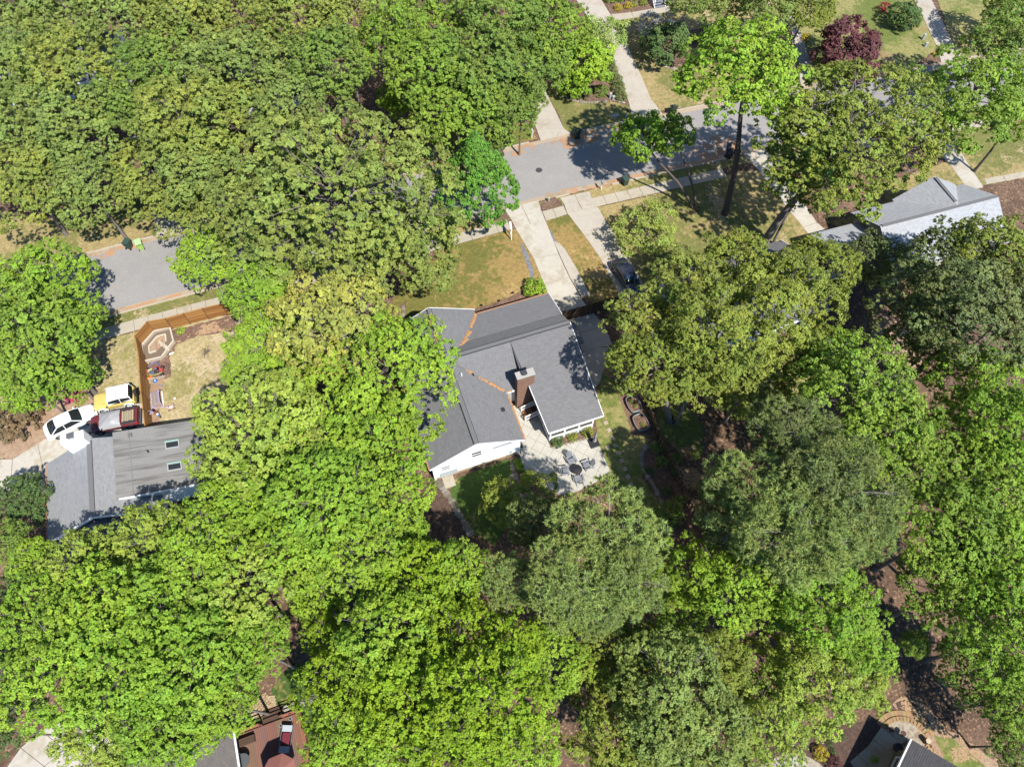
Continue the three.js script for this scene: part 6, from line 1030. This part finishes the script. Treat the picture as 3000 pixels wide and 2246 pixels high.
// right-hand neighbours
grove('olive_tree', 'olive green oak covering the neighbouring house', 'olive oaks over the neighbouring house', [[1392, 700, 84, 12], [1490, 620, 84, 11], [1600, 575, 88, 11], [1550, 720, 120, 12], [1690, 660, 122, 12], [1775, 575, 74, 10], [1500, 800, 84, 9], [1620, 830, 82, 8], [1740, 760, 76, 8]], ['looseB', 'oakB', 'looseA'], ['olive', 'oakWarm', 'olive']);
grove('broad_oak_tree', 'dull olive broad oak behind the pale grey roof', 'oaks behind the pale roof', [[2055, 570, 92, 11], [2150, 560, 96, 11], [1985, 655, 100, 10], [2105, 680, 128, 11], [2195, 660, 90, 11], [2010, 745, 80, 9], [1890, 560, 60, 5]], ['oakB', 'looseB', 'oakA'], ['oliveDull', 'olive', 'oliveDull']);
tree('olive_tree', 'olive oak hanging over the metal raised beds', 'tree', null, [1405, 785, 84, 11], 'oakB', 'olive', { foot: [1960, 1230], trunk: 0.3 });
tree('lime_tree', 'full bright green crown right of the grey pines', 'tree', null, [1850, 850, 128, 12], 'mapleC', 'bright');
tree('lime_tree', 'bright green crown tucked beside the right hand grey pine', 'tree', null, [1930, 970, 100, 11], 'mapleC', 'bright');
tree('lime_tree', 'small bright green tree at the clearing under the olive oaks', 'tree', null, [1790, 775, 62, 8], 'mapleB', 'limeDeep');
{
  const W = ['mapleC', 'oakA', 'oakC'], C = ['bright', 'limeDeep', 'bright'];
  grove('bright_tree', 'bright green tree between the dull olive oaks and the grey pines', 'bright trees by the olive oaks', [[2115, 835, 104, 11], [2190, 935, 106, 12], [2060, 985, 104, 11]], W, C);
  grove('bright_tree', 'bright green tree overhanging the sandy path', 'bright trees over the sandy path', [[2055, 1275, 104, 11], [2180, 1385, 106, 11], [2175, 1230, 116, 12]], W, C);
  grove('bright_tree', 'bright green tree next to the right hand grey pine', 'bright trees next to the grey pine', [[2150, 1070, 116, 12], [2040, 1150, 108, 11], [2120, 1170, 90, 11]], W, C);
}
grove('understory_tree', 'low green tree beside the sandy path', 'low trees at the sandy path', [[2110, 1450, 78, 7], [2190, 1510, 70, 7], [2195, 1610, 60, 6], [1975, 1390, 30, 3]], ['oakB', 'mapleB'], ['oakDeep', 'bright']);
grove('grey_pine_tree', 'grey green pine with feathery needles right of the shadowbox fence', 'grey pines right of the fence', [[1720, 950, 104, 14], [1800, 1060, 122, 14], [1640, 1080, 118, 13], [1730, 1150, 120, 13], [1860, 1130, 84, 13], [1570, 1130, 66, 11]], ['pineB', 'pineA'], ['pineGrey', 'pine', 'pineGrey'], { limbs: 3, bark: barkPale });
grove('mixed_tree', 'loose bright green tree below the grey pines', 'loose trees below the pines', [[1500, 1235, 82, 9], [1590, 1260, 90, 9], [1690, 1285, 88, 9], [1790, 1290, 98, 10], [1850, 1375, 82, 9], [1470, 1320, 60, 7]], ['looseA', 'mapleB', 'looseB'], ['limeDeep', 'bright', 'lime']);
grove('olive_wood_tree', 'brownish olive tree along the lower wood', 'olive trees of the lower wood', [[1330, 1425, 112, 10], [1440, 1500, 126, 11], [1330, 1580, 108, 10], [1545, 1440, 74, 8], [1530, 1590, 106, 10], [1420, 1630, 90, 10]], ['looseB', 'oakB'], ['olive', 'oliveDull', 'oak']);
grove('young_lime_tree', 'light lime tree over the dark mulch garden', 'lime trees over the mulch garden', [[1650, 1450, 98, 8], [1755, 1475, 98, 8], [1850, 1470, 72, 7], [1655, 1570, 88, 8]], ['looseA', 'looseB', 'mapleC'], ['bright', 'limeWarm', 'yellowGreen']);
grove('long_needle_pine_tree', 'long needled green pine at the lower patio edge', 'pines at the patio edge', [[1310, 1175, 124, 14], [1225, 1260, 98, 13], [1105, 1255, 66, 12], [1355, 1255, 76, 13], [1285, 1320, 60, 12]], ['pineA', 'pineB'], ['pine'], { limbs: 3, bark: barkPale });
tree('blue_pine_tree', 'smaller pine between the back lawn and the long needled pines', 'conifer', null, [1165, 1130, 66, 8], 'pineB', 'pineGrey', { limbs: 4 });
tree('holly_tree', 'small olive tree beside the back lawn bed', 'tree', null, [1085, 1085, 48, 4], 'smallA', 'olive');
tree('holly_tree', 'small yellow green tree overhanging the patio corner', 'tree', null, [1170, 1052, 34, 4], 'smallB', 'olive');
// lower middle
{
  const W = ['mapleA', 'mapleB', 'mapleC'], C = ['spring', 'lime', 'spring'];
  grove('spring_tree', 'vivid yellow green tree beside the timber deck', 'vivid trees beside the deck', [[755, 1500, 112, 11], [735, 1610, 80, 10], [830, 1620, 104, 11]], W, C);
  grove('spring_tree', 'vivid yellow green tree at the dark mulch below the white gable', 'vivid trees at the dark mulch', [[900, 1265, 100, 11], [995, 1235, 66, 10]], W, C);
  grove('spring_tree', 'vivid tree around the small shed in the tree gap', 'vivid trees around the shed', [[690, 1285, 64, 8], [700, 1372, 48, 7], [850, 1380, 116, 12]], W, C);
  grove('spring_tree', 'vivid yellow green tree between the shed and the long needled pines', 'vivid trees below the pines', [[980, 1400, 120, 12], [1100, 1395, 76, 11], [895, 1520, 128, 12], [1045, 1520, 122, 12], [975, 1630, 112, 11], [1115, 1620, 84, 11]], W, C);
}
tree('round_lime_tree', 'rounded fresh green crown beside the vivid trees below the pines', 'tree', null, [1192, 1425, 74, 10], 'oakC', 'lime');
// left of the middle house
tree('yellow_tree', 'pale yellow green twiggy crown left of the white house', 'tree', null, [722, 700, 118, 11], 'oakA', 'yellowPale', { bark: barkPale, limbs: 1 });
tree('maple_tree', 'full lime crown overlapping the roof of the white house', 'tree', null, [835, 800, 126, 10], 'oakC', 'lime');
tree('maple_tree', 'lime green crown at the skylights of the grey house', 'tree', null, [560, 930, 136, 11], 'mapleA', 'limeWarm');
{
  const W = ['mapleA', 'mapleC', 'mapleB'], C = ['lime', 'limeDeep', 'lime'];
  grove('maple_tree', 'lime maple beside the white gable and its dark mulch', 'lime maples by the white gable', [[815, 955, 100, 10], [835, 1075, 92, 10], [880, 1155, 50, 9]], W, C);
  grove('maple_tree', 'lime maple beside the addition of the grey house', 'lime maples by the grey house', [[560, 1060, 96, 11], [470, 1110, 74, 11]], W, C);
  grove('maple_tree', 'lime maple in the middle between the white house and the grey house', 'lime maples between the two houses', [[690, 980, 118, 11], [695, 1085, 118, 12], [640, 1165, 100, 11], [775, 1190, 92, 10]], W, C);
}
grove('yard_maple_tree', 'bright green maple shading the play yard', 'maples shading the play yard', [[440, 555, 66, 8], [560, 625, 76, 8], [570, 735, 76, 9], [520, 800, 40, 7], [620, 800, 60, 7]], ['mapleB', 'mapleA'], ['limeDeep', 'lime'], { bark: barkPale });
tree('bare_branch_tree', 'bare grey broken branches over the cedar fence', 'tree', null, [520, 640, 34, 6], 'shrubB', 'limeDeep', { bark: barkPale, foot: [730, 960], trunk: 0.22, limbs: 1 });
grove('street_maple_tree', 'rich green maple beside the street by the magenta shrub', 'maples by the magenta shrub', [[95, 620, 104, 9], [80, 740, 112, 9], [150, 700, 72, 7], [60, 830, 66, 5], [150, 810, 56, 5], [15, 660, 90, 9]], ['mapleB', 'mapleA', 'mapleC'], ['limeDeep', 'bright', 'limeDeep']);
{
  const W = ['mapleC', 'mapleA', 'mapleB'], C = ['limeDeep', 'lime', 'limeDeep', 'limeWarm'];
  grove('garden_maple_tree', 'light green maple hanging over the back edge of the grey house roof', 'maples at the grey house roof', [[330, 1175, 96, 11], [440, 1180, 92, 12], [190, 1225, 90, 10], [70, 1210, 50, 6]], W, C);
  grove('garden_maple_tree', 'light green maple overhanging the brown roof', 'maples over the brown roof', [[365, 1560, 106, 11], [470, 1520, 76, 10], [425, 1430, 128, 12]], W, C);
  grove('garden_maple_tree', 'light green maple beside the slabs of the lower driveway', 'maples at the lower driveway', [[225, 1575, 98, 10], [130, 1440, 122, 11], [275, 1450, 130, 12]], W, C);
  grove('garden_maple_tree', 'maple next to the tree gap with the brown litter floor', 'maples at the litter gap', [[520, 1275, 112, 12], [550, 1395, 74, 10]], W, C);
  grove('garden_maple_tree', 'light green maple in the middle of the garden wood behind the grey house', 'maples of the garden wood', [[85, 1330, 100, 10], [225, 1320, 120, 11], [370, 1310, 122, 12]], W, C);
}
grove('shade_edge_tree', 'dull green tree on the street side of the grey house gardens', 'dull green trees by the grey house', [[45, 1085, 62, 5], [10, 1180, 56, 5], [10, 1480, 74, 7], [-10, 1580, 56, 7], [5, 1290, 50, 6]], ['oakB', 'looseB'], ['oakDeep', 'oliveDull', 'evergreen']);

// shrubs and small plants
function shrub(name, label, u, v, R, pk, mk, o = {}) {
  const p = P(u, v), t = thing(name, label, 'shrub', p, 0, o.group), r = rng(treeSeed++), pr = proto[pk], k = R / pr.R;
  const c = mesh('foliage', pr.g, LEAF[mk], t); c.scale.set(k, k * (o.tall ?? 1), k); c.position.y = R * 0.5 * (o.tall ?? 1); c.rotation.y = r() * 6.28;
  mesh('stem', mergeGeometries([0, 1, 2, 3].map((i) => limb([V(0, -0.03, 0), V(Math.cos(i * 1.6) * R * 0.3, R * 0.5, Math.sin(i * 1.6) * R * 0.3)], R * 0.05 + 0.01, 0.01, 4))), barkDark, t);
  return t;
}
shrub('clipped_shrub', 'round clipped bright green shrub at the front corner of the roof', 1565, 858, 1.05, 'shrubA', 'lime', { tall: 1.15 });
shrub('burgundy_shrub', 'broad low burgundy green shrub left of the white sedan', 62, 1246, 1.9, 'shrubA', 'burgundy', { tall: 0.85 });
shrub('magenta_shrub', 'magenta flowering shrub by the yellow off-roader', 245, 1140, 0.85, 'shrubB', 'magenta');
shrub('magenta_shrub', 'magenta flowering shrub half under the street maples', 222, 1165, 0.8, 'shrubB', 'magenta');
shrub('green_shrub', 'yellow green shrub below the magenta flowers', 238, 1172, 0.6, 'shrubA', 'yellowGreen');
for (const [u, v, R] of [[1632, 1297, 0.55], [1676, 1281, 0.45], [1720, 1267, 0.5]]) shrub('porch_shrub', 'small green shrub in the bed below the screened porch', u, v, R, 'shrubA', R > 0.5 ? 'evergreen' : 'olive', { group: 'shrubs below the porch' });
for (const [u, v, R] of [[1516, 1357, 0.36], [1523, 1372, 0.36]]) shrub('ball_shrub', 'tiny round clipped shrub in the patio bed', u, v, R, 'shrubA', 'limeDeep', { group: 'tiny shrubs in the patio bed' });
shrub('ball_shrub', 'larger round green shrub at the lower end of the patio bed', 1549, 1403, 0.62, 'shrubA', 'limeDeep');
shrub('seedling', 'small green seedling in the small bed of the back lawn', 1518, 1421, 0.25, 'shrubB', 'lime');
shrub('seedling', 'small lime plant in the mulch by the cedar fence', 532, 972, 0.45, 'shrubB', 'lime');
for (const [u, v, R] of [[1924, 1316, 0.6], [1937, 1360, 0.6], [1897, 1376, 0.3], [1906, 1384, 0.32], [1950, 1440, 0.5], [1975, 1390, 0.4], [1985, 1470, 0.6], [1950, 1500, 0.9], [1975, 1520, 0.9]]) shrub('bed_shrub', 'green shrub in the mulch bed along the shadowbox fence', u, v, R, 'shrubB', R > 0.5 ? 'oakDeep' : 'evergreen', { group: 'shrubs along the shadowbox fence' });
for (const [u, v, R] of [[1985, 1345, 0.5], [2035, 1335, 0.5], [2060, 1440, 0.9], [2020, 1130, 0.7]]) shrub('weed_bush', 'leafy bush on the litter beyond the shadowbox fence', u, v, R, 'shrubB', 'oakDeep', { group: 'bushes beyond the fence' });
for (const [u, v, R, m] of [[1650, 240, 0.8, 'evergreen'], [1700, 280, 1.0, 'evergreen'], [1760, 275, 0.8, 'oakDeep'], [1730, 200, 1.1, 'lime'], [1690, 225, 0.9, 'olive'], [1770, 230, 0.7, 'bright']]) shrub('garden_shrub', 'rounded shrub in the bordered garden bed across the street', u, v, R, 'shrubA', m, { group: 'shrubs of the bordered garden' });
for (const [u, v] of [[1790, 190], [1800, 215], [1810, 240], [1820, 265], [1826, 288]]) shrub('hedge_shrub', 'brown green hedge shrub beside the long driveway', u - 8, v, 0.75, 'shrubA', 'oliveDull', { group: 'hedge beside the long driveway' });
for (const [u, v, R, m] of [[1810, 28, 0.5, 'gold'], [1840, 22, 0.5, 'gold'], [1858, 18, 0.4, 'yellowGreen'], [1884, 14, 0.5, 'olive']]) shrub('foundation_shrub', 'small yellow green shrub in front of the top hedge', u, v, R, 'shrubA', m, { group: 'yellow shrubs before the top hedge' });
for (const [u, v] of [[1790, 0], [1820, -4], [1850, -8], [1875, -12]]) shrub('top_hedge_shrub', 'dense green hedge shrub at the top edge by the steps', u, v, 0.9, 'shrubA', 'limeDeep', { group: 'hedge by the front steps' });
for (const [u, v, R, m] of [[2060, 85, 0.55, 'lime'], [2040, 120, 0.7, 'evergreen'], [2070, 140, 0.6, 'evergreen'], [1985, 150, 0.8, 'burgundy'], [1925, 140, 0.9, 'burgundy']]) shrub('shade_shrub', 'shrub in the shaded bordered bed below the front steps', u, v, R, 'shrubB', m, { group: 'shrubs of the shaded bed' });
shrub('gold_shrub', 'bright yellow shrub standing alone on the far lawn', 2361, 116, 0.55, 'shrubA', 'gold');
shrub('gold_shrub', 'golden yellow shrub in the dark mulch garden', 2400, 2206, 0.5, 'shrubA', 'gold');
shrub('red_maple_shrub', 'low dark red shrub by the paved yard', 2444, 2238, 0.6, 'shrubB', 'purple');
for (const [u, v, R, m] of [[2470, 125, 0.6, 'yellowGreen'], [2400, 195, 0.9, 'olive'], [2420, 215, 0.8, 'yellowGreen'], [2390, 160, 0.7, 'evergreen']]) shrub('lawn_shrub', 'loose shrub beside the purple maple', u, v, R, 'shrubB', m, { group: 'shrubs by the purple maple' });
for (const [u, v] of [[2430, 2180], [2465, 2160], [2440, 2200]]) shrub('mulch_plant', 'tiny green plant in the dark mulch garden', u, v, 0.25, 'shrubB', 'evergreen', { group: 'plants in the dark mulch' });
shrub('flower_plant', 'small lime flowering plant beside the paved yard', 2560, 2226, 0.3, 'shrubB', 'lime');
for (const [u, v] of [[2390, 580], [2415, 600], [2440, 612], [2425, 640]]) shrub('bed_plant', 'small dark plant in the mulch beside the far driveway', u, v, 0.35, 'shrubB', 'evergreen', { group: 'plants beside the far driveway' });
for (const [u, v] of [[1860, 1195], [1848, 1180], [1880, 1250]]) shrub('seedling', 'leafy seedling growing in an oblong raised bed', u, v, 0.22, 'shrubB', 'olive', { group: 'seedlings in the raised beds' }).position.y = 0.34;
{ // bare branchwood on the play yard
  const r = rng(8), list = []; for (let i = 0; i < 46; i++) { const a = r() * 6.28, l = 0.4 + r() * 0.6; list.push(limb([V((r() - 0.5) * 0.5, r() * 0.2, (r() - 0.5) * 0.4), V(Math.cos(a) * l * 0.5, 0.15 + r() * 0.35, Math.sin(a) * l * 0.5), V(Math.cos(a) * l, 0.05 + r() * 0.3, Math.sin(a) * l)], 0.014, 0.006, 3)); }
  const o = stuff(mesh('brush_pile', mergeGeometries(list), flat(col(128, 112, 104), 0.95))); o.position.copy(P(606, 1032)); tag(o, 'heap of dry grey twigs on the straw coloured yard', 'brush pile');
}
renderer.render(scene, camera);
